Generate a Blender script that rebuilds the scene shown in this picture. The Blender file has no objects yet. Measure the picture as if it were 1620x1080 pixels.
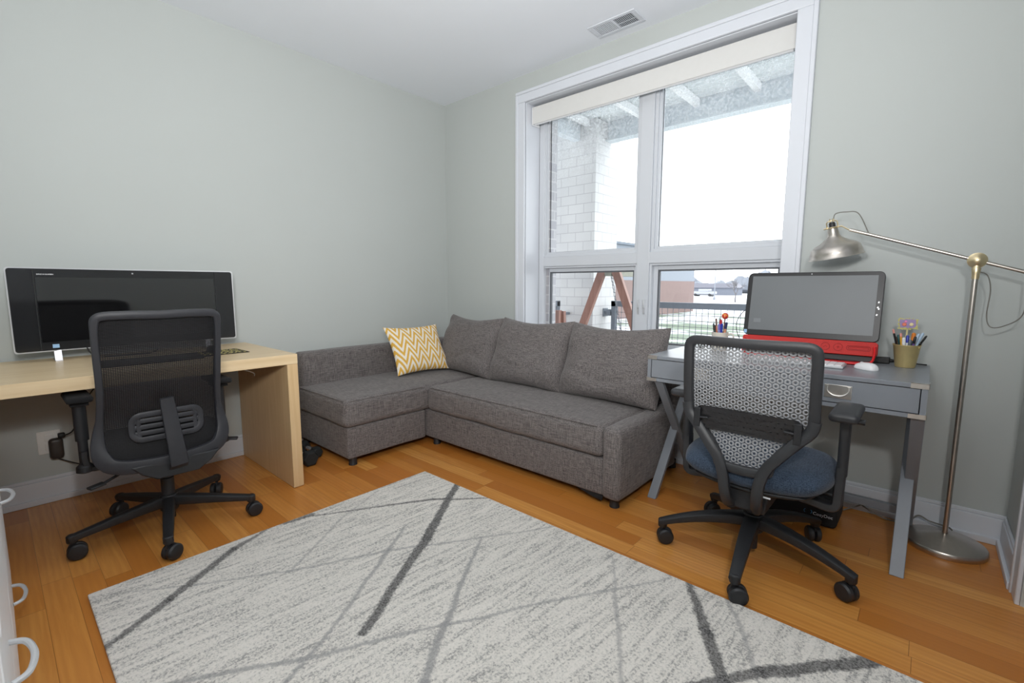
import bpy, bmesh, math, random
from mathutils import Vector, Matrix, noise

random.seed(7)
PI = math.pi
COL = bpy.context.scene.collection

# ------------------------------------------------------------------ camera
SC = bpy.context.scene
cam_d = bpy.data.cameras.new('camera')
cam = bpy.data.objects.new('camera', cam_d)
COL.objects.link(cam)
cam_d.sensor_width = 36.0
cam_d.lens = 36.0 * 738.64 / 1620.0
cam_d.clip_start = 0.02
cam_d.clip_end = 500
YAW, PITCH, ROLL = -0.72796, -0.12009, 0.00133
fw = Vector((math.sin(YAW) * math.cos(PITCH), math.cos(YAW) * math.cos(PITCH), math.sin(PITCH)))
rt = Vector((math.cos(YAW), -math.sin(YAW), 0))
up = rt.cross(fw)
r2 = math.cos(ROLL) * rt + math.sin(ROLL) * up
u2 = -math.sin(ROLL) * rt + math.cos(ROLL) * up
M = Matrix((r2, u2, -fw)).transposed().to_4x4()
M.translation = Vector((3.3588, -2.8638, 1.1275))
cam.matrix_world = M
SC.camera = cam

# ------------------------------------------------------------------ world and lights
W = bpy.data.worlds.new('overcast')
SC.world = W
W.use_nodes = True
wb = W.node_tree.nodes['Background']
wb.inputs[0].default_value = (0.93, 0.97, 1.0, 1)
wb.inputs[1].default_value = 4.0

def area(name, loc, target, size, size_y, power, color=(1, 1, 1)):
    d = bpy.data.lights.new(name, 'AREA')
    d.shape = 'RECTANGLE'; d.size = size; d.size_y = size_y; d.energy = power; d.color = color
    o = bpy.data.objects.new(name, d); COL.objects.link(o)
    o.location = loc
    o.rotation_euler = (Vector(target) - Vector(loc)).to_track_quat('-Z', 'Y').to_euler()
    return o

area('camera_flash', (3.60, -2.78, 1.74), (1.3, -0.5, 1.2), 0.13, 0.10, 17, (1.0, 0.99, 0.975))
area('bounced_flash', (3.10, -2.92, 1.55), (1.8, -1.6, 2.7), 0.4, 0.4, 49, (1.0, 0.985, 0.965)).data.spread = math.radians(146)

vs = SC.view_settings
vs.view_transform = 'Standard'; vs.look = 'None'; vs.exposure = 0.0; vs.gamma = 1.0
vs.use_curve_mapping = False

# ------------------------------------------------------------------ object helpers
def link_mesh(name, bm, mats, parent=None, smooth=True, angle=35, bevel=0.0, seg=2, subsurf=0):
    bmesh.ops.recalc_face_normals(bm, faces=bm.faces[:])
    me = bpy.data.meshes.new(name)
    bm.to_mesh(me); bm.free()
    if not isinstance(mats, (list, tuple)): mats = [mats]
    for m in mats: me.materials.append(m)
    if smooth:
        me.shade_smooth()
        me.set_sharp_from_angle(angle=math.radians(angle))
    o = bpy.data.objects.new(name, me)
    COL.objects.link(o)
    if parent: o.parent = parent
    if bevel:
        b = o.modifiers.new('bevel', 'BEVEL'); b.width = bevel; b.segments = seg
        b.limit_method = 'ANGLE'; b.angle_limit = math.radians(40); b.harden_normals = False
    if subsurf:
        s = o.modifiers.new('sub', 'SUBSURF'); s.levels = subsurf; s.render_levels = subsurf
    return o

obj = link_mesh

def thing(name, label, cat, loc=(0, 0, 0), rotz=0, group=None):
    o = bpy.data.objects.new(name, None); COL.objects.link(o)
    o.empty_display_size = 0.1
    o.location = loc; o.rotation_euler = (0, 0, rotz)
    o['label'] = label; o['category'] = cat
    if group: o['group'] = group
    return o

def tag(o, label, cat, group=None):
    o['label'] = label; o['category'] = cat
    if group: o['group'] = group
    return o

def struct(name, bm, m, parent=None, **k):
    o = obj(name, bm, m, parent, **k)
    if parent is None: o['kind'] = 'structure'
    return o

def BM(): return bmesh.new()

def box(bm, x0, x1, y0, y1, z0, z1, mi=0, rot=None, piv=None):
    vs_ = [(x, y, z) for z in (z0, z1) for y in (y0, y1) for x in (x0, x1)]
    V = []
    for v in vs_:
        v = Vector(v)
        if rot is not None:
            p = Vector(piv) if piv else Vector(((x0 + x1) / 2, (y0 + y1) / 2, (z0 + z1) / 2))
            v = rot @ (v - p) + p
        V.append(bm.verts.new(v))
    for f in ((0, 2, 3, 1), (4, 5, 7, 6), (0, 1, 5, 4), (2, 6, 7, 3), (0, 4, 6, 2), (1, 3, 7, 5)):
        fc = bm.faces.new([V[i] for i in f]); fc.material_index = mi
    return V

def bar(bm, a, b, w, h, upv=(0, 0, 1), w2=None, h2=None, mi=0):
    """rectangular bar from a to b; w across, h along up"""
    a = Vector(a); b = Vector(b); t = (b - a).normalized()
    s = t.cross(Vector(upv)).normalized(); n = s.cross(t)
    w2 = w if w2 is None else w2; h2 = h if h2 is None else h2
    rings = []
    for p, ww, hh in ((a, w, h), (b, w2, h2)):
        rings.append([bm.verts.new(p + s * sx * ww / 2 + n * sn * hh / 2) for sx, sn in ((-1, -1), (1, -1), (1, 1), (-1, 1))])
    for i in range(4):
        f = bm.faces.new((rings[0][i], rings[0][(i + 1) % 4], rings[1][(i + 1) % 4], rings[1][i])); f.material_index = mi
    bm.faces.new(rings[0][::-1]).material_index = mi; bm.faces.new(rings[1]).material_index = mi

def catmull(pts, n=8, closed=False):
    P = [Vector(p) for p in pts]; out = []
    N = len(P)
    rng = range(N) if closed else range(N - 1)
    for i in rng:
        if closed: p0, p1, p2, p3 = P[i - 1], P[i], P[(i + 1) % N], P[(i + 2) % N]
        else: p0, p1, p2, p3 = P[max(i - 1, 0)], P[i], P[i + 1], P[min(i + 2, N - 1)]
        for k in range(n):
            t = k / n
            out.append(0.5 * ((2 * p1) + (p2 - p0) * t + (2 * p0 - 5 * p1 + 4 * p2 - p3) * t * t + (3 * p1 - p0 - 3 * p2 + p3) * t ** 3))
    if not closed: out.append(P[-1])
    return out

def tube(bm, pts, r, seg=10, closed=False, cap=True, mi=0):
    P = [Vector(p) for p in pts]; N = len(P)
    rs = r if isinstance(r, (list, tuple)) else [r] * N
    T = []
    for i in range(N):
        if closed: t = P[(i + 1) % N] - P[i - 1]
        else: t = P[min(i + 1, N - 1)] - P[max(i - 1, 0)]
        T.append(t.normalized())
    n = T[0].orthogonal().normalized()
    rings = []
    for i in range(N):
        n = (n - T[i] * n.dot(T[i])).normalized()
        b = T[i].cross(n)
        rings.append([bm.verts.new(P[i] + (n * math.cos(2 * PI * k / seg) + b * math.sin(2 * PI * k / seg)) * rs[i]) for k in range(seg)])
    M_ = N if closed else N - 1
    for i in range(M_):
        A, B = rings[i], rings[(i + 1) % N]
        for k in range(seg):
            f = bm.faces.new((A[k], A[(k + 1) % seg], B[(k + 1) % seg], B[k])); f.material_index = mi
    if cap and not closed:
        bm.faces.new(rings[0][::-1]).material_index = mi; bm.faces.new(rings[-1]).material_index = mi

def sweep(bm, pts, normal_fn, wfn, th, closed=True, mi=0):
    """rounded rectangular section along pts; normal_fn(p) = thickness direction; wfn(i,p) in-plane width"""
    P = [Vector(p) for p in pts]; N = len(P)
    sec = []
    K = 12
    for k in range(K):
        a = 2 * PI * k / K
        c, s = math.cos(a), math.sin(a)
        sec.append((math.copysign(abs(c) ** 0.55, c), math.copysign(abs(s) ** 0.55, s)))
    rings = []
    for i in range(N):
        if closed: t = (P[(i + 1) % N] - P[i - 1]).normalized()
        else: t = (P[min(i + 1, N - 1)] - P[max(i - 1, 0)]).normalized()
        n = Vector(normal_fn(P[i])); n = (n - t * n.dot(t)).normalized()
        b = t.cross(n)
        w = wfn(i, P[i]); h = th(i, P[i]) if callable(th) else th
        rings.append([bm.verts.new(P[i] + b * cx * w / 2 + n * cy * h / 2) for cx, cy in sec])
    for i in range(N if closed else N - 1):
        A, B = rings[i], rings[(i + 1) % N]
        for k in range(K):
            bm.faces.new((A[k], A[(k + 1) % K], B[(k + 1) % K], B[k])).material_index = mi
    if not closed:
        bm.faces.new(rings[0][::-1]); bm.faces.new(rings[-1])

def lathe(bm, prof, seg=32, c=(0, 0, 0), axis=None, mi=0, close=False):
    """prof list of (r,z). axis: rotation matrix applied"""
    c = Vector(c); rings = []
    for r, z in prof:
        ring = []
        for k in range(seg):
            a = 2 * PI * k / seg
            v = Vector((r * math.cos(a), r * math.sin(a), z))
            if axis is not None: v = axis @ v
            ring.append(bm.verts.new(c + v))
        rings.append(ring)
    for i in range(len(rings) - 1):
        for k in range(seg):
            bm.faces.new((rings[i][k], rings[i][(k + 1) % seg], rings[i + 1][(k + 1) % seg], rings[i + 1][k])).material_index = mi
    if close:
        for k in range(seg):
            bm.faces.new((rings[-1][k], rings[-1][(k + 1) % seg], rings[0][(k + 1) % seg], rings[0][k])).material_index = mi
    else:
        bm.faces.new(rings[0][::-1]).material_index = mi; bm.faces.new(rings[-1]).material_index = mi

def prism(bm, pts, z0, z1, f=None, mi=0):
    """extrude 2D polygon; f maps (x,y,z)->Vector"""
    f = f or (lambda x, y, z: Vector((x, y, z)))
    A = [bm.verts.new(f(x, y, z0)) for x, y in pts]; B = [bm.verts.new(f(x, y, z1)) for x, y in pts]
    n = len(pts)
    bm.faces.new(A[::-1]).material_index = mi; bm.faces.new(B).material_index = mi
    for i in range(n): bm.faces.new((A[i], A[(i + 1) % n], B[(i + 1) % n], B[i])).material_index = mi

def rrect(w, h, r, n=6, cx=0, cy=0):
    out = []
    for (sx, sy, a0) in ((1, 1, 0), (-1, 1, 90), (-1, -1, 180), (1, -1, 270)):
        for k in range(n + 1):
            a = math.radians(a0 + 90 * k / n)
            out.append((cx + sx * (w / 2 - r) + r * math.cos(a), cy + sy * (h / 2 - r) + r * math.sin(a)))
    return out

def softbox(bm, x0, x1, y0, y1, z0, z1, r=0.03, bulge=(0, 0, 0), n=10, wob=0.0, seed=0):
    c = Vector(((x0 + x1) / 2, (y0 + y1) / 2, (z0 + z1) / 2)); H = Vector(((x1 - x0) / 2, (y1 - y0) / 2, (z1 - z0) / 2))
    r = min(r, min(H) * .9)
    def axis(h):
        e = [-h, -h + .25 * r, -h + .6 * r, -h + r]
        m = [(-h + r) + (2 * h - 2 * r) * k / n for k in range(1, n)]
        return e + m + [h - r, h - .6 * r, h - .25 * r, h]
    ax = [axis(H[i]) for i in range(3)]
    def mp(p):
        inn = Vector([max(-(H[i] - r), min(H[i] - r, p[i])) for i in range(3)])
        d = Vector(p) - inn
        if d.length > 1e-9: nn = d.normalized(); q = inn + nn * r
        else: nn = Vector((0, 0, 1)); q = Vector(p)
        for i in range(3):
            j, k = (i + 1) % 3, (i + 2) % 3
            q[i] += nn[i] * bulge[i] * (1 - (p[j] / H[j]) ** 2) * (1 - (p[k] / H[k]) ** 2)
        if wob:
            w = c + q
            s = noise.noise(w * 5 + Vector((seed, 0, 0))) * wob + noise.noise(w * 14 + Vector((seed, 3, 0))) * wob * .35
            q += nn * s
        return c + q
    cache = {}
    def vert(p):
        k = tuple(round(a, 6) for a in p)
        if k not in cache: cache[k] = bm.verts.new(mp(p))
        return cache[k]
    for i in range(3):
        j, k = (i + 1) % 3, (i + 2) % 3
        for s in (-1, 1):
            for a in range(len(ax[j]) - 1):
                for b in range(len(ax[k]) - 1):
                    q = []
                    for (aa, bb) in ((a, b), (a + 1, b), (a + 1, b + 1), (a, b + 1)):
                        p = [0, 0, 0]; p[i] = s * H[i]; p[j] = ax[j][aa]; p[k] = ax[k][bb]; q.append(vert(p))
                    bm.faces.new(q if s > 0 else q[::-1])

def cushion(bm, w, h, t, n=36, pinch=0.10, wr=0.012, seed=0, p=3.0, sag=0.0, fold=0, corner=0.0, full=.55):
    """pillow in local XZ plane, thickness along Y, centred"""
    g = {}
    for side in (-1, 1):
        for i in range(n + 1):
            for j in range(n + 1):
                edge = i in (0, n) or j in (0, n)
                if edge and side == 1: g[(1, i, j)] = g[(-1, i, j)]; continue
                u = -math.cos(PI * i / n); v = -math.cos(PI * j / n)
                k = ((1 - abs(u) ** p) * (1 - abs(v) ** p)) ** full
                x = u * w / 2 * (1 - pinch * (1 - v * v) * u * u) * math.sqrt(1 - corner * v ** 6)
                z = v * h / 2 * (1 - pinch * (1 - u * u) * v * v) * math.sqrt(1 - corner * u ** 6)
                if sag and v > 0: z -= sag * (1 - u * u) * v
                P_ = Vector((x, 0, z))
                s = noise.noise(Vector((x * 7 + seed * 3.1, z * 5, side * 2 + seed))) * wr
                # long creases radiating from corners
                q = math.sin((abs(u) * 3.0 + (v + 1) * 7 + seed + 2.5 * noise.noise(Vector((x * 4, z * 4, seed))))) * wr * 0.5 * (abs(u) ** 1.5)
                z += 0
                y = side * (t / 2 * k * (1 - 0.18 * v) + (s + q) * min(1, k * 1.6))
                if fold: y += side * -0.01 * k * math.exp(-((v - fold + .12 * math.sin(u * 4 + seed)) / .09) ** 2)
                g[(side, i, j)] = bm.verts.new((x, y, z))
    for side in (-1, 1):
        for i in range(n):
            for j in range(n):
                q = [g[(side, a, b)] for a, b in ((i, j), (i + 1, j), (i + 1, j + 1), (i, j + 1))]
                bm.faces.new(q if side == -1 else q[::-1])

def text_mesh(name, body, size, m, parent, mat4, ext=0.0004):
    cu = bpy.data.curves.new(name, 'FONT'); cu.body = body; cu.size = size; cu.extrude = ext
    cu.align_x = 'LEFT'; cu.resolution_u = 4
    to = bpy.data.objects.new(name + '_tmp', cu); COL.objects.link(to)
    bpy.context.view_layer.update()
    me = bpy.data.meshes.new_from_object(to.evaluated_get(bpy.context.evaluated_depsgraph_get()))
    bpy.data.objects.remove(to); bpy.data.curves.remove(cu)
    me.materials.clear(); me.materials.append(m)
    me.transform(mat4)
    o = bpy.data.objects.new(name, me); COL.objects.link(o); o.parent = parent
    return o

# ------------------------------------------------------------------ material helpers
def srgb(r, g, b):
    f = lambda c: (c / 255 / 12.92) if c / 255 <= .04045 else ((c / 255 + .055) / 1.055) ** 2.4
    return (f(r), f(g), f(b), 1)

class NT:
    def __init__(s, name):
        s.m = bpy.data.materials.new(name); s.m.use_nodes = True
        s.t = s.m.node_tree; s.b = s.t.nodes['Principled BSDF']; s.out = s.t.nodes['Material Output']
    def n(s, typ, **k):
        nd = s.t.nodes.new(typ)
        for a, v in k.items(): setattr(nd, a, v)
        return nd
    def l(s, a, b): s.t.links.new(a, b)
    def setv(s, sock, v):
        if isinstance(v, (int, float, tuple, list)): sock.default_value = v
        else: s.l(v, sock)
    def math(s, op, a, b=None, c=None, clamp=False):
        nd = s.n('ShaderNodeMath', operation=op); nd.use_clamp = clamp
        for i, v in enumerate((a, b, c)):
            if v is not None: s.setv(nd.inputs[i], v)
        return nd.outputs[0]
    def vmath(s, op, a, b=None):
        nd = s.n('ShaderNodeVectorMath', operation=op)
        s.setv(nd.inputs[0], a)
        if b is not None: s.setv(nd.inputs[1], b)
        return nd
    def coords(s, kind='Object'):
        return s.n('ShaderNodeTexCoord').outputs[kind]
    def pos(s): return s.n('ShaderNodeNewGeometry').outputs['Position']
    def mapping(s, v, scale=(1, 1, 1), rot=(0, 0, 0), loc=(0, 0, 0)):
        nd = s.n('ShaderNodeMapping'); s.l(v, nd.inputs[0])
        nd.inputs['Scale'].default_value = scale; nd.inputs['Rotation'].default_value = rot; nd.inputs['Location'].default_value = loc
        return nd.outputs[0]
    def noise(s, v, scale, detail=3, rough=.5, dist=0, out='Fac'):
        nd = s.n('ShaderNodeTexNoise'); s.l(v, nd.inputs['Vector'])
        nd.inputs['Scale'].default_value = scale; nd.inputs['Detail'].default_value = detail
        nd.inputs['Roughness'].default_value = rough; nd.inputs['Distortion'].default_value = dist
        return nd.outputs[out]
    def ramp(s, fac, stops, interp='LINEAR'):
        nd = s.n('ShaderNodeValToRGB'); s.setv(nd.inputs[0], fac)
        cr = nd.color_ramp; cr.interpolation = interp
        while len(cr.elements) < len(stops): cr.elements.new(0.5)
        for e, (p, c) in zip(cr.elements, stops): e.position = p; e.color = c if len(c) == 4 else (*c, 1)
        return nd.outputs[0]
    def mix(s, fac, a, b, blend='MIX'):
        nd = s.n('ShaderNodeMix', data_type='RGBA', blend_type=blend)
        s.setv(nd.inputs[0], fac); s.setv(nd.inputs[6], a); s.setv(nd.inputs[7], b)
        return nd.outputs[2]
    def sep(s, v):
        nd = s.n('ShaderNodeSeparateXYZ'); s.l(v, nd.inputs[0]); return nd.outputs
    def comb(s, x, y, z=0.0):
        nd = s.n('ShaderNodeCombineXYZ')
        for i, v in enumerate((x, y, z)): s.setv(nd.inputs[i], v)
        return nd.outputs[0]
    def bump(s, h, strength=.3, dist=.01):
        nd = s.n('ShaderNodeBump'); s.l(h, nd.inputs['Height'])
        nd.inputs['Strength'].default_value = strength; nd.inputs['Distance'].default_value = dist
        s.l(nd.outputs[0], s.b.inputs['Normal'])
    def col(s, v): s.setv(s.b.inputs['Base Color'], v)
    def p(s, **k):
        names = dict(rough='Roughness', metal='Metallic', ior='IOR', spec='Specular IOR Level', coat='Coat Weight', coatr='Coat Roughness', trans='Transmission Weight', alpha='Alpha', sheen='Sheen Weight', aniso='Anisotropic')
        for a, v in k.items(): s.setv(s.b.inputs[names[a]], v)
        return s

def plain(name, c, rough=.5, metal=0, var=.06, nscale=30, bump=0, bscale=200, **k):
    t = NT(name); co = t.coords()
    f = t.noise(co, nscale, 3)
    c = tuple(c)
    lo = tuple(x * (1 - var) for x in c[:3]) + (1,); hi = tuple(min(1, x * (1 + var)) for x in c[:3]) + (1,)
    t.col(t.ramp(f, [(.3, lo), (.7, hi)])); t.p(rough=rough, metal=metal, **k)
    if bump: t.bump(t.noise(co, bscale, 2), bump, .002)
    return t.m

def wall_mat(name, c):
    t = NT(name); co = t.pos()
    f = t.noise(co, 1.3, 3)
    t.col(t.ramp(f, [(.3, tuple(x * .985 for x in c[:3]) + (1,)), (.7, tuple(x * 1.01 for x in c[:3]) + (1,))]))
    t.p(rough=.62, spec=.3); t.bump(t.noise(co, 260, 2), .06, .002)
    return t.m

M_WALL = wall_mat('wall_paint', srgb(185, 190, 188))
M_CEIL = wall_mat('ceiling_paint', srgb(236, 240, 246))
M_TRIM = plain('trim_white', srgb(212, 216, 223), .35, var=.01, nscale=4)
M_VINYL = plain('window_vinyl', srgb(206, 210, 216), .4, var=.01, nscale=4)
M_GASKET = plain('gasket', srgb(95, 98, 103), .6)

def floor_mat():
    t = NT('oak_floor'); P = t.pos(); x, y, z = t.sep(P)
    row = t.math('FLOOR', t.math('DIVIDE', y, .083))
    wn = t.n('ShaderNodeTexWhiteNoise', noise_dimensions='1D'); t.l(row, wn.inputs['W'])
    xo = t.math('ADD', x, t.math('MULTIPLY', wn.outputs[0], 9.7))
    pl = t.math('DIVIDE', xo, .92); pid = t.math('FLOOR', pl)
    wn2 = t.n('ShaderNodeTexWhiteNoise', noise_dimensions='2D'); t.l(t.comb(row, pid), wn2.inputs['Vector'])
    rnd = wn2.outputs[0]
    base = t.ramp(rnd, [(0, srgb(178, 108, 42)), (.3, srgb(204, 136, 62)), (.7, srgb(222, 160, 84)), (1, srgb(192, 118, 48))])
    gv = t.comb(t.math('MULTIPLY', xo, 2.2), t.math('MULTIPLY', y, 34), t.math('MULTIPLY', rnd, 31.0))
    g = t.noise(gv, 1.0, 5, .6, 1.4)
    c = t.mix(t.math('MULTIPLY', t.ramp(g, [(.35, (0, 0, 0)), (.62, (1, 1, 1))]), .45), base, srgb(186, 116, 50), 'MIX')
    # cathedral figure
    wv = t.n('ShaderNodeTexWave', wave_type='BANDS', bands_direction='Y')
    t.l(t.comb(t.math('MULTIPLY', xo, 1.1), t.math('MULTIPLY', y, 9), t.math('MULTIPLY', rnd, 17.0)), wv.inputs[0])
    wv.inputs['Scale'].default_value = 1.6; wv.inputs['Distortion'].default_value = 6; wv.inputs['Detail'].default_value = 2
    c = t.mix(t.math('MULTIPLY', wv.outputs['Fac'], .22), c, srgb(176, 108, 48))
    # gaps
    fy = t.math('FRACT', t.math('DIVIDE', y, .083)); fx = t.math('FRACT', pl)
    ey = t.math('LESS_THAN', fy, .018); ex = t.math('LESS_THAN', fx, .0022)
    gap = t.math('MAXIMUM', ey, ex)
    c = t.mix(t.math('MULTIPLY', gap, .55), c, srgb(86, 48, 20))
    t.col(c)
    t.p(rough=t.math('ADD', .24, t.math('MULTIPLY', g, .14)), spec=.5)
    t.bump(t.math('SUBTRACT', t.math('MULTIPLY', g, .12), gap), .25, .0012)
    return t.m
M_FLOOR = floor_mat()

def wood_mat(name, a, b, axis=1):
    t = NT(name); co = t.coords()
    sc = [22, 22, 22]; sc[axis] = 1.2
    g = t.noise(t.mapping(co, tuple(sc)), 1.6, 5, .6, .8)
    f2 = t.noise(t.mapping(co, (2, 2, 2)), 2.5, 2)
    c = t.mix(t.math('MULTIPLY', f2, .35), t.ramp(g, [(.3, a), (.7, b)]), a)
    t.col(c); t.p(rough=.38, spec=.4); t.bump(g, .04, .001)
    return t.m
M_BIRCH = wood_mat('birch_veneer', srgb(214, 188, 148), srgb(230, 208, 172))

def fabric(name, a, b, scale=1.0, bump=.35, rough=.95):
    t = NT(name); co = t.coords()
    h = t.noise(t.mapping(co, (420 * scale, 26 * scale, 420 * scale)), 1, 2)
    v = t.noise(t.mapping(co, (420 * scale, 420 * scale, 26 * scale)), 1, 2)
    v2 = t.noise(t.mapping(co, (26 * scale, 420 * scale, 420 * scale)), 1, 2)
    f = t.math('MULTIPLY', t.math('ADD', t.math('ADD', h, v), v2), .333)
    fine = t.noise(co, 700 * scale, 1)
    ff = t.math('ADD', t.math('MULTIPLY', f, .8), t.math('MULTIPLY', fine, .2))
    t.col(t.ramp(ff, [(.42, a), (.58, b)])); t.p(rough=rough, spec=.15, sheen=.15)
    t.bump(ff, bump, .002)
    return t.m
M_SOFA = fabric('sofa_fabric', srgb(74, 70, 71), srgb(134, 128, 126), .8, .5)
M_BLUE = fabric('seat_blue_fabric', srgb(38, 48, 64), srgb(78, 92, 110), 1.2)
M_BLK = plain('black_plastic', srgb(34, 35, 38), .5, var=.1, bump=.15, bscale=500)
M_BLKG = plain('charcoal_plastic', srgb(43, 44, 49), .5, var=.06, bump=.15, bscale=500)
M_BLK2 = plain('grey_black_plastic', srgb(48, 49, 52), .45, var=.05, bump=.1, bscale=500)
M_BLACKCLOTH = plain('black_cloth', srgb(22, 22, 24), .95, var=.15, nscale=120)
M_GREYPAINT = plain('grey_desk_paint', srgb(130, 135, 142), .33, var=.03, nscale=8)
M_NICKEL = plain('brushed_nickel', (.54, .50, .455), .32, 1, var=.04, nscale=60)
M_BRASS = plain('satin_brass', (.80, .67, .43), .36, 1, var=.04)
M_BRUSHEDCAP = plain('bright_nickel', (.75, .72, .68), .3, 1)
M_SILVER = plain('silver_plastic', srgb(200, 202, 205), .3, .3, var=.02)
M_CHROME = plain('chrome', (.62, .62, .64), .25, 1, var=.01)
M_WHITEP = plain('white_plastic', srgb(232, 233, 235), .35, var=.01)
M_CREAM = plain('cream_blind_fabric', srgb(215, 215, 213), .85, var=.01, bump=.1, bscale=600)
M_GOLD = plain('gold_bucket', (.66, .53, .25), .42, .55, var=.05)
M_RED = plain('red_plastic', srgb(214, 30, 34), .3, var=.03)
M_DRED = plain('red_fabric_grille', srgb(190, 44, 40), .7, var=.1, nscale=300, bump=.2, bscale=900)
M_OUTLET = plain('outlet_plastic', srgb(228, 226, 222), .4, var=.01)
M_CABLE = plain('black_cable', srgb(20, 20, 21), .5)
M_GCABLE = plain('grey_cable', srgb(120, 118, 112), .5)
M_RUBBER = plain('rubber_black', srgb(30, 33, 34), .7, var=.15, bump=.3, bscale=300)

def screen(name, c, rough, ior):
    t = NT(name); co = t.coords()
    t.col(t.ramp(t.noise(co, 3, 1), [(.3, c), (.7, tuple(x * 1.08 for x in c[:3]) + (1,))])); t.p(rough=rough, ior=ior)
    return t.m
M_SCR_GLOSS = screen('glossy_screen', srgb(14, 14, 16), .05, 2.2)
M_BEZEL = screen('glossy_bezel', srgb(36, 37, 39), .12, 1.6)
M_SCR_MATTE = screen('matte_screen', srgb(104, 108, 111), .42, 1.5)

# ------------------------------------------------------------------ room shell
RX, RZ = 3.685, 2.707
YB = -3.42          # back wall
WX0, WX1, WZ0, WZ1 = 0.945, 2.795, 0.62, 2.505   # window opening
WT = 0.30           # wall thickness
bm = BM(); box(bm, -0.12, RX + .12, YB - .12, WT, -0.1, 0); struct('floor', bm, M_FLOOR, smooth=False)
bm = BM(); box(bm, -0.12, RX + .12, YB - .12, WT, RZ, RZ + .1); struct('ceiling', bm, M_CEIL, smooth=False)
bm = BM(); box(bm, -0.12, 0, YB - .12, WT, 0, RZ); struct('wall_left', bm, M_WALL, smooth=False)
bm = BM(); box(bm, 0, RX, YB - .12, YB, 0, RZ); struct('wall_back', bm, M_WALL, smooth=False)
DY0, DY1, DZ = -1.36, -0.520, 2.06   # door opening in right wall
bm = BM()
box(bm, RX, RX + .12, YB - .12, DY0, 0, RZ); box(bm, RX, RX + .12, DY1, WT, 0, RZ); box(bm, RX, RX + .12, DY0, DY1, DZ, RZ)
struct('wall_right', bm, M_WALL, smooth=False)
bm = BM()
box(bm, 0, WX0, 0, .20, 0, RZ); box(bm, WX1, RX, 0, .20, 0, RZ)
box(bm, WX0, WX1, 0, .20, 0, WZ0); box(bm, WX0, WX1, 0, .20, WZ1, RZ)
struct('wall_window', bm, M_WALL, smooth=False)

# baseboards
def baseboard(name, pts_fn):
    bm = BM(); pts_fn(bm); struct(name, bm, M_TRIM, bevel=.003)
def bb_left(bm):
    box(bm, 0, .014, YB, 0, 0, .118); box(bm, 0, .010, YB, 0, .118, .135); box(bm, .012, .026, YB, 0, 0, .03)
def bb_win(bm):
    box(bm, 0, RX, -.014, 0, 0, .118); box(bm, 0, RX, -.010, 0, .118, .135); box(bm, 0, RX, -.026, -.012, 0, .03)
def bb_right(bm):
    for a, b in ((YB, DY0 - .10), (DY1 + .10, -.027)):
        box(bm, RX - .014, RX, a, b, 0, .118); box(bm, RX - .010, RX, a, b, .118, .135); box(bm, RX - .026, RX - .012, a, b, 0, .03)
def bb_back(bm):
    box(bm, .03, RX - .03, YB, YB + .014, 0, .118); box(bm, .03, RX - .03, YB, YB + .01, .118, .135)
baseboard('baseboard_left', bb_left); baseboard('baseboard_window', bb_win)
baseboard('baseboard_right', bb_right); baseboard('baseboard_back', bb_back)

# door with casing on the right wall
bm = BM()
for a, b in ((DY1, DY1 + .095), (DY0 - .095, DY0)):
    box(bm, RX - .015, RX, a, b, 0, DZ)
box(bm, RX - .015, RX, DY0 - .095, DY1 + .095, DZ, DZ + .095)
box(bm, RX - .021, RX - .014, DY1 + .078, DY1 + .096, 0, DZ + .08)
struct('trim_1', bm, M_TRIM, bevel=.004)
bm = BM(); box(bm, RX + .04, RX + .08, DY0 + .002, DY1 - .002, .01, DZ - .003)
door = struct('door_1', bm, M_TRIM, bevel=.003)
bm = BM()
for z in (.25, 1.05, 1.8): box(bm, RX - .0, RX + .04, DY1 - .012, DY1 - .001, z - .045, z + .045)
h = obj('hinge', bm, M_BLK, door)
bm = BM(); lathe(bm, [(0, 0), (.03, 0), (.03, .01), (.012, .012), (.012, .04), (.028, .05), (.028, .07), (0, .078)], 20, (RX + .04, DY0 + .07, .95), Matrix.Rotation(-PI / 2, 3, 'Y'))
obj('door_knob', bm, M_NICKEL, door)

# window casing
bm = BM()
cx0, cx1, cz1 = .862, 2.838, 2.585
CI = 2.745
box(bm, cx0, WX0, -.02, 0, WZ0, WZ1); box(bm, CI, cx1, -.02, 0, WZ0, WZ1); box(bm, cx0, cx1, -.02, 0, WZ1, cz1)
box(bm, cx0 - .001, cx0 + .022, -.028, -.001, WZ0, cz1 - .022); box(bm, cx1 - .022, cx1 + .001, -.028, -.001, WZ0, cz1 - .022); box(bm, cx0 - .001, cx1 + .001, -.028, -.001, cz1 - .022, cz1 + .001)
box(bm, cx0 - .02, cx1 + .02, -.045, .005, WZ0 - .03, WZ0 + .0)   # stool
box(bm, cx0, cx1, -.018, 0, WZ0 - .10, WZ0 - .03)                 # apron
struct('trim_2', bm, M_TRIM, bevel=.004)
# reveal (jamb boards)
bm = BM()
box(bm, WX0 - .004, WX0 + .006, .0, .165, WZ0, WZ1); box(bm, WX1 - .006, WX1 + .004, .0, .165, WZ0, WZ1)
box(bm, WX0, WX1, 0, .165, WZ1 - .006, WZ1 + .004); box(bm, WX0, WX1, 0, .165, WZ0 - .004, WZ0 + .01)
struct('trim_3', bm, M_TRIM, bevel=.002)
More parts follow.
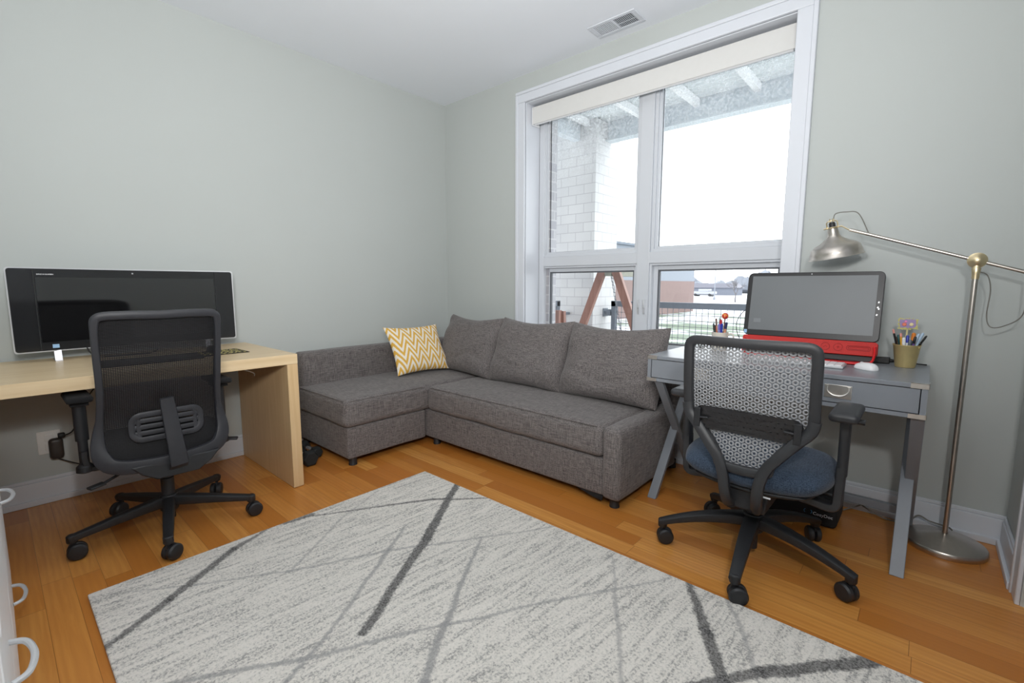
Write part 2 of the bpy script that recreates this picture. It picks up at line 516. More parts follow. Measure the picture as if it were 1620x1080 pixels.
# window unit
wroot_bm = BM()
YF = .165
def ring(bm, x0, x1, z0, z1, w, y0, y1):
    box(bm, x0, x0 + w, y0, y1, z0, z1); box(bm, x1 - w, x1, y0, y1, z0, z1)
    box(bm, x0 + w, x1 - w, y0, y1, z0, z0 + w); box(bm, x0 + w, x1 - w, y0, y1, z1 - w, z1)
MX0, MX1 = 1.80, 1.932
RZ0, RZ1 = 1.276, 1.352
OX0, OX1, OZ0, OZ1 = WX0 + .006, WX1 - .006, WZ0 + .01, WZ1 - .006
# outer frame + mullion + rail
ring(wroot_bm, OX0, OX1, OZ0, OZ1, .05, YF, YF + .09)
box(wroot_bm, MX0 + .02, MX1 - .02, YF - .004, YF + .09, OZ0 + .05, OZ1 - .05)
box(wroot_bm, OX0 + .05, OX1 - .05, YF - .003, YF + .088, RZ0, RZ1)
win = struct('window_1', wroot_bm, M_VINYL, bevel=.003)
panes = [(OX0 + .035, MX0 + .02, RZ1, OZ1 - .05, .045, 'upper'), (MX1 - .02, OX1 - .05, RZ1, OZ1 - .05, .045, 'upper'),
         (OX0 + .035, MX0 + .02, OZ0 + .05, RZ0, .042, 'lower'), (MX1 - .02, OX1 - .05, OZ0 + .05, RZ0, .042, 'lower')]

def glass_mat(dirt_glare):
    t = NT('window_glass' + ('_dirt_glare' if dirt_glare else ''))
    nt = t.t; nt.nodes.remove(t.b)
    tr = t.n('ShaderNodeBsdfTransparent'); tr.inputs[0].default_value = (.985, .99, .99, 1)
    gl = t.n('ShaderNodeBsdfGlossy'); gl.inputs['Roughness'].default_value = .02
    mx = t.n('ShaderNodeMixShader')
    fr = t.n('ShaderNodeFresnel'); fr.inputs[0].default_value = 1.45
    t.l(t.math('MULTIPLY', fr.outputs[0], .6), mx.inputs[0])
    t.l(tr.outputs[0], mx.inputs[1]); t.l(gl.outputs[0], mx.inputs[2])
    out = mx.outputs[0]
    if dirt_glare:
        # dried-on grime plus painted glare haze, stronger toward the head of the pane
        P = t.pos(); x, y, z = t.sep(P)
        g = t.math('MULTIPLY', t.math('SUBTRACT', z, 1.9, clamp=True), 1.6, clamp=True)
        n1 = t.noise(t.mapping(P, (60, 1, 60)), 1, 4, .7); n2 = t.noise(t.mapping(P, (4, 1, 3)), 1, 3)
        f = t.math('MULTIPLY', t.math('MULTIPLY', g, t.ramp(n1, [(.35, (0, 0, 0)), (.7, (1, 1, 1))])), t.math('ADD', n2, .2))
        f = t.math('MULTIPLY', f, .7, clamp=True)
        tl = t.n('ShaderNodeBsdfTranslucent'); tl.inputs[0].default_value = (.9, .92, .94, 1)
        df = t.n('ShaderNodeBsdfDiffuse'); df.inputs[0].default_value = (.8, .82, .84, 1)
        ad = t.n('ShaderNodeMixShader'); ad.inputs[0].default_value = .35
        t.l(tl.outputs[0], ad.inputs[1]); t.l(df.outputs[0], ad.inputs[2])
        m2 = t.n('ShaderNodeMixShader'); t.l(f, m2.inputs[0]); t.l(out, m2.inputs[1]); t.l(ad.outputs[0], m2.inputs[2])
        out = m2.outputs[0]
    t.l(out, t.out.inputs[0])
    return t.m
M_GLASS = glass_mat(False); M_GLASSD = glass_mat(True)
for (x0, x1, z0, z1, w, kind) in panes:
    bm = BM()
    if kind == 'upper':
        ring(bm, x0, x1, z0, z1, .022, YF + .012, YF + .08)
        ring(bm, x0 + .02, x1 - .02, z0 + .02, z1 - .02, .018, YF + .03, YF + .075)
        gx0, gx1, gz0, gz1, gy = x0 + .036, x1 - .036, z0 + .036, z1 - .036, YF + .055
    else:
        ring(bm, x0, x1, z0, z1, .014, YF + .008, YF + .085)
        ring(bm, x0 + .013, x1 - .013, z0 + .013, z1 - .013, .03, YF + .045, YF + .085)
        gx0, gx1, gz0, gz1, gy = x0 + .042, x1 - .042, z0 + .042, z1 - .042, YF + .07
    sash = obj('window_sash', bm, M_VINYL, win, bevel=.002)
    bm = BM(); ring(bm, gx0 - .001, gx1 + .001, gz0 - .001, gz1 + .001, .005 if kind == 'upper' else .012, gy - (.006 if kind == 'upper' else .018), gy + .004)
    obj('gasket', bm, M_GASKET, sash, smooth=False)
    bm = BM(); box(bm, gx0, gx1, gy - .001, gy + .001, gz0, gz1)
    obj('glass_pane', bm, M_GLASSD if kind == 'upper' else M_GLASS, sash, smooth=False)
# sash locks
for x in (MX0 + .045, MX1 - .045):
    bm = BM(); box(bm, x - .006, x + .006, YF - .014, YF + .0, .93, 1.03); box(bm, x - .004, x + .004, YF - .024, YF - .012, .97, 1.03)
    obj('sash_lock', bm, M_SILVER, win, bevel=.002)

# roller blind
bl = thing('roller_blind', 'cream roller blind rolled up behind its fascia at the window head', 'blind', (1.85, .09, 2.42))
bm = BM(); box(bm, -.885, .885, -.035, -.030, -.065, .06); box(bm, -.885, .885, -.03, .05, .052, .06)
obj('fascia', bm, M_CREAM, bl, bevel=.004)
bm = BM(); tube(bm, [(-.87, .02, 0), (.87, .02, 0)], .035, 16)
obj('fabric_roll', bm, M_CREAM, bl)
bm = BM(); tube(bm, [(-.87, -.012, -.058), (.87, -.012, -.058)], .011, 10)
obj('hem_bar', bm, M_WHITEP, bl)
for s in (-1, 1):
    bm = BM(); box(bm, s * .888 - .003, s * .888 + .003, -.035, .055, -.07, .06)
    obj('end_bracket', bm, M_WHITEP, bl, bevel=.002)

# ceiling vent
vt = thing('ceiling_vent', 'white rectangular air register with half-open louvres in the ceiling by the window', 'vent', (1.80, -.168, RZ))
bm = BM()
vx, vy = .158, .078
box(bm, -vx, vx, -vy, -vy + .022, -.008, -.001); box(bm, -vx, vx, vy - .022, vy, -.008, -.001)
box(bm, -vx, -vx + .03, -vy + .022, vy - .022, -.008, -.001); box(bm, vx - .03, vx, -vy + .022, vy - .022, -.008, -.001)
box(bm, -.008, .008, -vy + .022, vy - .022, -.008, -.001)
obj('frame', bm, M_TRIM, vt, bevel=.002)
bm = BM(); box(bm, -vx + .02, vx - .02, -vy + .015, vy - .015, -.0015, -.0005)
obj('duct_opening', bm, plain('duct_dark', srgb(120, 124, 128), .8), vt, smooth=False)
bm = BM()
for k in range(10):
    x = -.120 + k * .0115
    box(bm, x - .0048, x + .0048, -.055, .055, -.0055, -.0035, rot=Matrix.Rotation(math.radians(12), 3, 'Y'))
for k in range(11):
    x = .016 + k * .0108
    box(bm, x - .003, x + .003, -.055, .055, -.0062, -.0046, rot=Matrix.Rotation(math.radians(60), 3, 'Y'))
box(bm, .01, .125, .006, .010, -.0065, -.0045)
obj('louvre', bm, M_TRIM, vt, smooth=False)

# ------------------------------------------------------------------ rug
def rug_mat():
    t = NT('rug_pile'); P = t.pos(); x, y, z = t.sep(P)
    wob = t.n('ShaderNodeTexNoise'); t.l(P, wob.inputs['Vector']); wob.inputs['Scale'].default_value = 90; wob.inputs['Detail'].default_value = 4
    wv = t.vmath('SCALE', t.vmath('SUBTRACT', wob.outputs['Color'], (.5, .5, .5)).outputs[0]); wv.inputs[3].default_value = .028
    wob2 = t.n('ShaderNodeTexNoise'); t.l(P, wob2.inputs['Vector']); wob2.inputs['Scale'].default_value = 5
    wv2 = t.vmath('SCALE', t.vmath('SUBTRACT', wob2.outputs['Color'], (.5, .5, .5)).outputs[0]); wv2.inputs[3].default_value = .03
    Q = t.vmath('ADD', t.vmath('ADD', P, wv.outputs[0]).outputs[0], wv2.outputs[0]).outputs[0]
    fib = t.noise(P, 420, 2, .6)
    # sheared streaks (run mostly along y)
    st = t.noise(t.mapping(t.mapping(P, rot=(0, 0, math.radians(4))), (46, 4.5, 1)), 1, 4, .65, .3)
    sp = t.noise(P, 130, 3, .8)
    sp2 = t.noise(P, 2.2, 2)
    s = t.math('ADD', t.math('MULTIPLY', st, .42), t.math('MULTIPLY', sp, .58))
    c = t.ramp(s, [(.42, srgb(236, 231, 224)), (.51, srgb(222, 218, 211)), (.60, srgb(160, 158, 155))])
    c = t.mix(t.math('MULTIPLY', t.math('LESS_THAN', sp2, .5), .0), c, c)
    def seg(ax, ay, bx, by, w0, w1, col, strength):
        nonlocal c
        d = (bx - ax, by - ay); L2 = d[0] ** 2 + d[1] ** 2
        rel = t.vmath('SUBTRACT', Q, (ax, ay, 0)).outputs[0]
        rx, ry, _ = t.sep(rel)
        tt = t.math('DIVIDE', t.math('ADD', t.math('MULTIPLY', rx, d[0]), t.math('MULTIPLY', ry, d[1])), L2)
        tt = t.math('MINIMUM', t.math('MAXIMUM', tt, 0.0), 1.0)
        dx = t.math('SUBTRACT', rx, t.math('MULTIPLY', tt, d[0])); dy = t.math('SUBTRACT', ry, t.math('MULTIPLY', tt, d[1]))
        dist = t.math('SQRT', t.math('ADD', t.math('MULTIPLY', dx, dx), t.math('MULTIPLY', dy, dy)))
        w = t.math('ADD', w0, t.math('MULTIPLY', tt, w1 - w0))
        m = t.n('ShaderNodeMapRange'); t.l(t.math('SUBTRACT', w, dist), m.inputs[0])
        m.inputs[1].default_value = -.004; m.inputs[2].default_value = .006; m.inputs[3].default_value = 0; m.inputs[4].default_value = strength
        c = t.mix(m.outputs[0], c, col)
    mot = t.noise(P, 190, 2, .6)
    dark = t.ramp(mot, [(.38, srgb(46, 45, 46)), (.62, srgb(132, 131, 130))])
    mid = t.ramp(fib, [(.35, srgb(138, 137, 137)), (.7, srgb(182, 181, 180))])
    # (floor coordinates of the drawn lines, half widths)
    def line(pts, ws, strength=.75):
        for k in range(len(pts) - 1): seg(*pts[k], *pts[k + 1], ws[k], ws[k + 1], mid, strength)
    line([(1.23, -2.66), (1.394, -2.436), (1.567, -2.173), (1.737, -1.826), (1.955, -1.49), (2.15, -1.182)], [.003, .005, .006, .007, .006, .004])
    line([(1.574, -2.166), (1.336, -1.833), (1.192, -1.524)], [.006, .006, .004], .65)
    line([(2.30, -2.75), (2.084, -2.39), (2.0, -2.22), (1.737, -1.826), (1.609, -1.651)], [.009, .009, .008, .011, .006])
    line([(1.80, -2.70), (2.035, -2.331), (2.242, -1.963), (2.465, -1.583), (2.615, -1.354), (2.702, -1.209)], [.011, .009, .008, .007, .006, .004])
    line([(1.955, -1.49), (2.246, -1.944), (2.373, -2.132), (2.55, -2.40)], [.006, .012, .015, .011], .85)
    line([(2.461, -1.233), (2.628, -1.495), (2.798, -1.763), (2.95, -2.05)], [.004, .009, .007, .005], .6)
    line([(2.90, -1.19), (3.009, -1.351), (3.084, -1.504)], [.009, .008, .006], .65)
    line([(1.26, -1.75), (1.341, -1.637), (1.538, -1.366)], [.003, .003, .002], .5)
    # dark strokes
    seg(1.447, -1.185, 1.78, -1.66, .017, .024, dark, .93)
    seg(1.78, -1.66, 2.078, -2.147, .022, .017, dark, .9)
    seg(1.707, -1.200, 1.50, -1.40, .006, .012, dark, .85)
    seg(1.50, -1.40, 1.185, -1.93, .012, .006, dark, .85)
    seg(1.185, -1.90, 1.178, -2.02, .017, .012, dark, .8)
    seg(1.155, -2.06, 1.24, -2.26, .005, .017, dark, .8)
    seg(1.24, -2.26, 1.42, -2.52, .017, .018, dark, .85)
    seg(1.42, -2.52, 1.54, -2.72, .018, .013, dark, .85)
    seg(2.767, -1.193, 2.90, -1.40, .012, .020, dark, .9)
    seg(2.90, -1.40, 3.12, -1.74, .020, .020, dark, .9)
    seg(3.32, -1.20, 3.08, -1.46, .022, .022, dark, .9)
    seg(3.08, -1.46, 2.90, -1.72, .019, .018, dark, .85)
    t.col(t.mix(t.math('MULTIPLY', fib, .12), c, (.3, .3, .3, 1)))
    t.p(rough=1.0, spec=.05, sheen=.1)
    t.bump(t.math('ADD', fib, t.math('MULTIPLY', sp, .6)), .5, .004)
    return t.m
bm = BM()
softbox(bm, 1.166, 3.60, -2.715, -1.192, .001, .013, r=.005, n=30)
rug = obj('area_rug', bm, rug_mat())
tag(rug, 'large off-white rug with dark and light grey brush-stroke lines on the oak floor', 'rug')

# ------------------------------------------------------------------ sectional sofa
sofa = thing('sectional_sofa', 'dark grey fabric corner sofa with a chaise under the window', 'sofa', (0, 0, 0))
G = .05
bm = BM(); softbox(bm, .03, .750, -1.458, -.86, G, .250, r=.012, n=6, wob=.002)
obj('chaise_base', bm, M_SOFA, sofa)
bm = BM(); softbox(bm, .10, .765, -1.474, -.16, .254, .425, r=.032, bulge=(0.006, .006, .010), n=16, wob=.005, seed=1)
obj('chaise_cushion', bm, M_SOFA, sofa)
bm = BM(); softbox(bm, .03, 2.182, -.842, -.03, G, .247, r=.012, n=10, wob=.002, seed=2)
obj('drawer_base', bm, M_SOFA, sofa)
bm = BM(); softbox(bm, .772, 2.180, -.862, -.20, .252, .423, r=.034, bulge=(0, .008, .012), n=18, wob=.006, seed=3)
obj('seat_cushion', bm, M_SOFA, sofa)
bm = BM(); softbox(bm, .025, .150, -1.452, -.02, .2, .658, r=.028, bulge=(.004, 0, .003), n=12, wob=.004, seed=4)
obj('side_backrest', bm, M_SOFA, sofa)
bm = BM(); softbox(bm, .155, 2.262, -.165, -.03, .2, .650, r=.028, bulge=(0, .004, .003), n=14, wob=.004, seed=5)
obj('backrest', bm, M_SOFA, sofa)
bm = BM(); softbox(bm, 2.184, 2.288, -.868, -.17, G, .422, r=.026, bulge=(.004, .004, .004), n=10, wob=.004, seed=6)
obj('armrest', bm, M_SOFA, sofa)
for (x, y) in ((.715, -1.41), (.08, -1.41), (2.235, -.81), (2.235, -.10), (.80, -.80)):
    bm = BM(); lathe(bm, [(.026, G + .002), (.024, .012), (.026, .008), (.026, 0)], 20, (x, y, 0))
    obj('foot', bm, M_BLK, sofa)
# seams
def seam(pts):
    bm = BM(); tube(bm, pts, .0035, 6); return obj('piping', bm, M_SOFA, sofa)
seam([(2.195, -.862, .415), (2.195, -.20, .424)])
k45 = .707
seam([(.765 - .032 + .032 * k45 + .003, y, .425 - .032 + .032 * k45 + .003) for y in (-1.445, -1.2, -1.0, -.87)])
seam([(x, -1.474 + .032 - .032 * k45 - .003, .425 - .032 + .032 * k45 + .003) for x in (.13, .4, .735)])
seam([(x, -.862 + .034 - .034 * k45 - .004, .423 - .034 + .034 * k45 + .003) for x in (.80, 1.2, 1.6, 2.0, 2.15)])
# lining hanging below the drawer
bm = BM(); prism(bm, [(2.02, .052), (2.185, .052), (2.175, .022), (2.12, .028)], -.838, -.834, lambda x, y, z: Vector((x, z, y)))
obj('loose_lining', bm, M_BLACKCLOTH, sofa)

def back_cushion(name, label, x0, x1, zb, zt, yb, yt, seed, rz=0, cat='cushion', w=None, wr=.016):
    """leaning cushion: bottom centre (yb,zb) top centre (yt,zt)"""
    h = math.hypot(zt - zb, yt - yb)
    a = math.atan2(yt - yb, zt - zb)
    bm = BM(); cushion(bm, (w or (x1 - x0)), h, .19, n=44, pinch=.055, wr=wr, seed=seed, p=4.2, sag=.030, fold=-.45, corner=.05, full=.48)
    bmesh.ops.transform(bm, matrix=Matrix.Rotation(rz, 4, 'Z') @ Matrix.Rotation(-a, 4, 'X'), verts=bm.verts[:])
    o = obj(name, bm, M_SOFA, angle=60)
    o.location = ((x0 + x1) / 2, (yb + yt) / 2, (zb + zt) / 2)
    return tag(o, label, cat, 'back cushions along the sofa')
back_cushion('back_cushion', 'grey back cushion in the sofa corner beside the chevron pillow', .285, .975, .425, .885, -.385, -.235, 3, rz=-.12)
back_cushion('back_cushion', 'middle one of the three grey back cushions along the window', .955, 1.61, .425, .893, -.43, -.255, 8)
back_cushion('back_cushion', 'grey back cushion nearest the grey desk', 1.59, 2.272, .425, .890, -.43, -.255, 14)

# chevron pillow
def chevron():
    t = NT('yellow_chevron_fabric'); co = t.coords(); x, y, z = t.sep(co)
    per = .098
    tri = t.math('PINGPONG', t.math('ADD', x, 1.0), per / 2)
    v = t.math('ADD', z, t.math('MULTIPLY', tri, 2.2))
    nz = t.math('MULTIPLY', t.math('SUBTRACT', t.noise(co, 90, 2), .5), .008)
    f = t.math('FRACT', t.math('DIVIDE', t.math('ADD', v, nz), .070))
    m = t.math('GREATER_THAN', f, .5)
    th = t.noise(co, 400, 2)
    t.col(t.mix(m, t.mix(t.math('MULTIPLY', th, .3), srgb(240, 234, 222), srgb(215, 200, 180)), t.mix(t.math('MULTIPLY', th, .3), srgb(224, 178, 84), srgb(196, 148, 60))))
    t.p(rough=.9, spec=.15, sheen=.1); t.bump(th, .2, .002)
    return t.m
bm = BM(); cushion(bm, .49, .41, .13, n=36, pinch=.10, wr=.005, seed=21, p=2.6)
pil = obj('throw_pillow', bm, chevron(), angle=70)
def place_tri(o, BL, BR, TL):
    X = (Vector(BR) - Vector(BL)).normalized(); Zt = Vector(TL) - Vector(BL)
    Z = (Zt - X * Zt.dot(X)).normalized(); Y = Z.cross(X)
    m = Matrix((X, Y, Z)).transposed().to_4x4()
    return m
m = place_tri(pil, (.46, -.87, .44), (.50, -.40, .44), (.24, -.90, .80))
m.translation = Vector((.350, -.612, .625))
pil.matrix_world = m
tag(pil, 'yellow and white chevron throw pillow leaning on the low side backrest of the sofa', 'pillow')

# ------------------------------------------------------------------ birch desk (left wall)
dk = thing('birch_desk', 'pale birch slab desk with thick panel ends against the left wall', 'desk', (0, 0, 0))
DX0, DX1, DY_0, DY_1 = .022, .798, -3.08, -1.758
DT = .753
bm = BM(); box(bm, DX0, DX1, DY_0, DY_1, DT - .054, DT)
obj('desktop', bm, M_BIRCH, dk, bevel=.0015)
def desk_panel(y0, y1):
    bm = BM(); box(bm, DX0 + .01, DX1 - .001, y0, y1, .003, DT - .0545)
    o = obj('side_panel', bm, wood_mat('birch_panel', srgb(203, 172, 128), srgb(218, 190, 148), 2), dk, bevel=.0015)
    bm = BM(); box(bm, DX0 + .02, DX1 - .01, y0 + .005, y1 - .005, 0, .004)
    obj('floor_glide', bm, M_BLK, o, smooth=False)
desk_panel(DY_1 - .056, DY_1); desk_panel(DY_0, DY_0 + .056)
bm = BM(); box(bm, .08, .60, -1.99, -1.93, DT - .075, DT - .0545)
obj('runner', bm, M_BLK, dk, bevel=.003)

# curved all-in-one computer on the birch desk
mon = thing('curved_monitor', 'ultrawide curved all-in-one computer with silver rim on the birch desk', 'computer', (.15, -2.330, DT))
SW, SB, ST = .470, .05, .455
Rc = 2.6
def curv(y): return Rc - math.sqrt(Rc * Rc - y * y)
def curved_slab(y0, y1, z0, z1, x0, x1, n=64, r=.012):
    bm = BM()
    pts = rrect(y1 - y0, z1 - z0, r, 5, (y0 + y1) / 2, (z0 + z1) / 2)
    # use strips for curvature: grid front/back
    fr = []; bk = []
    for i in range(n + 1):
        q_ = i / n; q_ = q_ if n < 20 else (.5 - .5 * math.cos(PI * q_)); y = y0 + (y1 - y0) * q_
        dd = min(y - y0, y1 - y)
        cut = r - math.sqrt(max(0, r * r - max(0, r - dd) ** 2)) if dd < r else 0
        fr.append([bm.verts.new((x1 + curv(y), y, z)) for z in (z0 + cut, z1 - cut)])
        bk.append([bm.verts.new((x0 + curv(y), y, z)) for z in (z0 + cut, z1 - cut)])
    for i in range(n):
        bm.faces.new((fr[i][0], fr[i + 1][0], fr[i + 1][1], fr[i][1])); bm.faces.new((bk[i][0], bk[i][1], bk[i + 1][1], bk[i + 1][0]))
        bm.faces.new((fr[i][1], fr[i + 1][1], bk[i + 1][1], bk[i][1])); bm.faces.new((fr[i][0], bk[i][0], bk[i + 1][0], fr[i + 1][0]))
    bm.faces.new((fr[0][0], fr[0][1], bk[0][1], bk[0][0])); bm.faces.new((fr[n][0], bk[n][0], bk[n][1], fr[n][1]))
    return bm
obj('housing', curved_slab(-SW, SW, SB, ST, -.022, 0.0), M_SILVER, mon)
obj('bezel', curved_slab(-SW + .005, SW - .005, SB + .005, ST - .005, -.004, .0015), M_BEZEL, mon)
obj('screen', curved_slab(-SW + .098, SW - .098, SB + .046, ST - .046, .0, .0024, r=.001), M_SCR_GLOSS, mon)
for s in (-1, 1):
    bm = BM()
    n = 24
    box(bm, curv(s * .40) + .0015, curv(s * .40) + .0028, s * .378 - .001, s * .378 + .001, SB + .01, ST - .01)
    obj('speaker_seam', bm, M_SCR_GLOSS, mon, smooth=False)
bm = BM(); lathe(bm, [(.004, 0), (.003, .0015)], 14, (curv(0) + .0016, 0.0, ST - .022), Matrix.Rotation(PI / 2, 3, 'Y'))
obj('camera_lens', bm, M_SILVER, mon)
for y in (-.322, .322):
    bm = BM()
    bar(bm, (-.01 + curv(y), y, SB + .02), (.035, y, .004), .028, .006, (1, 0, 0)); box(bm, -.06, .05, y - .014, y + .014, 0, .006)
    obj('foot', bm, M_CHROME, mon, bevel=.001)
bm = BM(); box(bm, -.10, -.022, -.18, .18, .06, .36)
obj('rear_housing', bm, M_SILVER, mon, bevel=.02, seg=3)
TM = Matrix.Rotation(PI / 2, 4, 'Z') @ Matrix.Rotation(PI / 2, 4, 'X')
text_mesh('lettering', 'BANG & OLUFSEN', .0072, M_SILVER, mon, Matrix.Translation((curv(-.36) + .0022, -.366, ST - .034)) @ Matrix.Rotation(-.13, 4, 'Z') @ TM)
M_STK = plain('blue_sticker', srgb(150, 190, 225), .4, var=.02)
bm = BM(); yy = -.338; box(bm, curv(yy) + .0012, curv(yy) + .003, yy, yy + .024, SB + .016, SB + .034)
obj('sticker', bm, M_STK, mon, smooth=False)

kb = thing('keyboard', 'black keyboard on the birch desk behind the mesh chair back', 'keyboard', (.52, -2.35, DT))
bm = BM(); box(bm, -.075, .075, -.21, .21, 0.001, .014); obj('body', bm, M_BLK, kb, bevel=.004)
for r in range(5):
    bm = BM()
    for k in range(15):
        box(bm, -.06 + r * .0245, -.04 + r * .0245, -.2 + k * .0268, -.2 + k * .0268 + .0235, .0135, .0185)
    obj('key_row', bm, M_BLKG, kb, smooth=False)

pad_m = NT('floral_mousepad'); co = pad_m.coords()
vor = pad_m.n('ShaderNodeTexVoronoi'); pad_m.l(co, vor.inputs['Vector']); vor.inputs['Scale'].default_value = 75
cx_, cy_, cz_ = pad_m.sep(co)
ed = pad_m.math('MAXIMUM', pad_m.math('GREATER_THAN', pad_m.math('ABSOLUTE', cx_), .095), pad_m.math('GREATER_THAN', pad_m.math('ABSOLUTE', cy_), .105))
pc = pad_m.ramp(vor.outputs['Distance'], [(.35, srgb(222, 206, 130)), (.5, srgb(50, 46, 34))])
pad_m.col(pad_m.mix(ed, pc, srgb(40, 36, 30))); pad_m.p(rough=.9)
bm = BM(); box(bm, -.10, .10, -.11, .11, .0005, .004)
o = obj('mousepad', bm, pad_m.m, bevel=.001); o.location = (.44, -2.02, DT); o.rotation_euler = (0, 0, .02)
tag(o, 'small cream and dark patterned mousepad on the birch desk under the black mouse', 'mousepad')
def mouse_mesh(bm, l, w, h):
    n = 18
    for i in range(n + 1):
        pass
    bmesh.ops.create_uvsphere(bm, u_segments=28, v_segments=14, radius=1)
    for v in bm.verts:
        x, y, z = v.co
        v.co = Vector((math.copysign(abs(x) ** .8, x) * w / 2, math.copysign(abs(y) ** .75, y) * l / 2, max(z, -.12) * h * (1 - .15 * y) + h * .12))
mo = thing('computer_mouse', 'black computer mouse on the patterned mousepad', 'mouse', (.40, -2.045, DT + .0045), PI / 2)
bm = BM(); mouse_mesh(bm, .11, .062, .034); obj('shell', bm, M_BLKG, mo)
bm = BM(); tube(bm, [(-.004, -.035, .030), (.004, -.035, .030)], .008, 14); obj('scroll_wheel', bm, M_CHROME, mo)

# things seen through the mesh: desk speaker bar and cable
bm = BM(); tube(bm, catmull([(.155, -2.545, DT + .06), (.17, -2.52, DT + .015), (.20, -2.45, DT + .006), (.20, -2.30, DT + .006), (.10, -2.24, DT + .006)], 8), .0035, 8)
tag(obj('power_cable', bm, M_CABLE), 'black cable looping down below the curved computer onto the birch desk', 'cable')

# outlet + charger + cables on the left wall
ou = thing('wall_outlet', 'white wall outlet with a charger plugged in under the birch desk', 'outlet', (0, -2.712, .315))
bm = BM(); box(bm, .0005, .007, -.045, .045, -.06, .06); obj('plate', bm, M_OUTLET, ou, bevel=.003)
for z in (-.024, .024):
    bm = BM(); box(bm, .006, .010, -.017, .017, z - .017, z + .017); s_ = obj('socket', bm, M_OUTLET, ou, bevel=.003)
M_BROWNBLK = plain('charger_dark', srgb(58, 52, 48), .45)
ch = thing('power_adapter', 'dark oval charger plugged into the outlet under the birch desk', 'charger', (.012, -2.690, .290))
bm = BM(); softbox(bm, 0, .04, -.028, .028, -.062, .048, r=.02, n=4); obj('body', bm, M_BROWNBLK, ch)
bm = BM(); tube(bm, catmull([(.02, 0, -.06), (.03, .06, -.10), (.06, .14, -.14), (.12, .22, -.145)], 8), .003, 8); obj('cord', bm, M_CABLE, ch)
pc_ = thing('power_plug', 'black plug and cord hanging from the birch desk into the wall outlet', 'plug', (.014, -2.668, .347))
bm = BM(); softbox(bm, 0, .035, -.012, .016, -.012, .012, r=.006, n=3); obj('plug_head', bm, M_CABLE, pc_)
bm = BM(); tube(bm, catmull([(.034, .012, 0), (.05, .05, .03), (.05, .10, .16), (.05, .155, .25), (.05, .18, .348)], 8), .0035, 8); obj('cord', bm, M_CABLE, pc_)

bm = BM(); tube(bm, catmull([(.52, -2.03, .697), (.50, -1.95, .66), (.46, -1.87, .62), (.45, -1.862, .60)], 6), .0025, 6)
tag(obj('white_cable', bm, M_WHITEP), 'short white cable dangling under the desktop of the birch desk', 'cable')

# dumbbells
def dumbbell(label, loc, rz, r=.052):
    d = thing('dumbbell', label, 'dumbbell', loc, rz, 'hex dumbbells between desk and sofa')
    for s in (-1, 1):
        bm = BM()
        hexp = [(r * math.cos(PI / 3 * k), r * math.sin(PI / 3 * k)) for k in range(6)]
        hexq = [(x * .82, y * .82) for x, y in hexp]
        rings = []
        for pts, yy in ((hexq, .058), (hexp, .068), (hexp, .108), (hexq, .120)):
            rings.append([bm.verts.new((x, s * yy, z)) for x, z in pts])
        for i in range(3):
            for k in range(6): bm.faces.new((rings[i][k], rings[i][(k + 1) % 6], rings[i + 1][(k + 1) % 6], rings[i + 1][k]))
        bm.faces.new(rings[0][::-1]); bm.faces.new(rings[-1])
        obj('weight_head', bm, M_RUBBER, d, bevel=.003)
    bm = BM(); tube(bm, [(0, y, 0) for y in (-.06, -.04, 0, .04, .06)], [.014, .015, .018, .015, .014], 14); obj('handle', bm, M_CHROME, d)
hh = .052 * math.sin(PI / 3)
dumbbell('larger black hex dumbbell on the floor between birch desk and sofa', (.44, -1.60, hh + .001), PI / 2)
dumbbell('smaller black hex dumbbell behind the larger one beside the sofa chaise', (.33, -1.505, .038 * math.sin(PI / 3) + .001), PI / 2 , .038)

# white dresser along the back wall
dr = thing('white_dresser', 'white chest of drawers with bowed grey handles at the left edge of the picture', 'dresser', (0.87, -2.893, 0))
DW, DH = 1.62, .69
bm = BM(); box(bm, 0, .018, -.50, -.018, 0, DH - .02); box(bm, DW - .018, DW, -.50, -.018, 0, DH - .02); box(bm, .018, DW - .018, -.50, -.49, .05, DH - .02)
box(bm, .018, DW - .018, -.48, -.03, .05, .066); box(bm, DW / 2 - .009, DW / 2 + .009, -.48, -.02, .066, DH - .02)
obj('carcass', bm, M_WHITEP, dr, bevel=.0015)
bm = BM(); box(bm, -.004, DW + .004, -.505, .004, DH - .02, DH); obj('top', bm, M_WHITEP, dr, bevel=.003)
for c_ in range(2):
    for z0, dh, zc in ((.070, .27, .125), (.348, .315, .46)):
        x0 = .02 + c_ * .80
        bm = BM(); box(bm, x0, x0 + .78, -.018, 0, z0, z0 + dh); d_ = obj('drawer', bm, M_WHITEP, dr, bevel=.002)
        hx = (.25, .43)[c_]
        bm = BM()
        tube(bm, catmull([(x0 + hx, 0, zc), (x0 + hx + .018, .022, zc), (x0 + hx + .07, .031, zc), (x0 + hx + .122, .022, zc), (x0 + hx + .14, 0, zc)], 6), .0055, 10)
        obj('handle', bm, M_SILVER, d_)

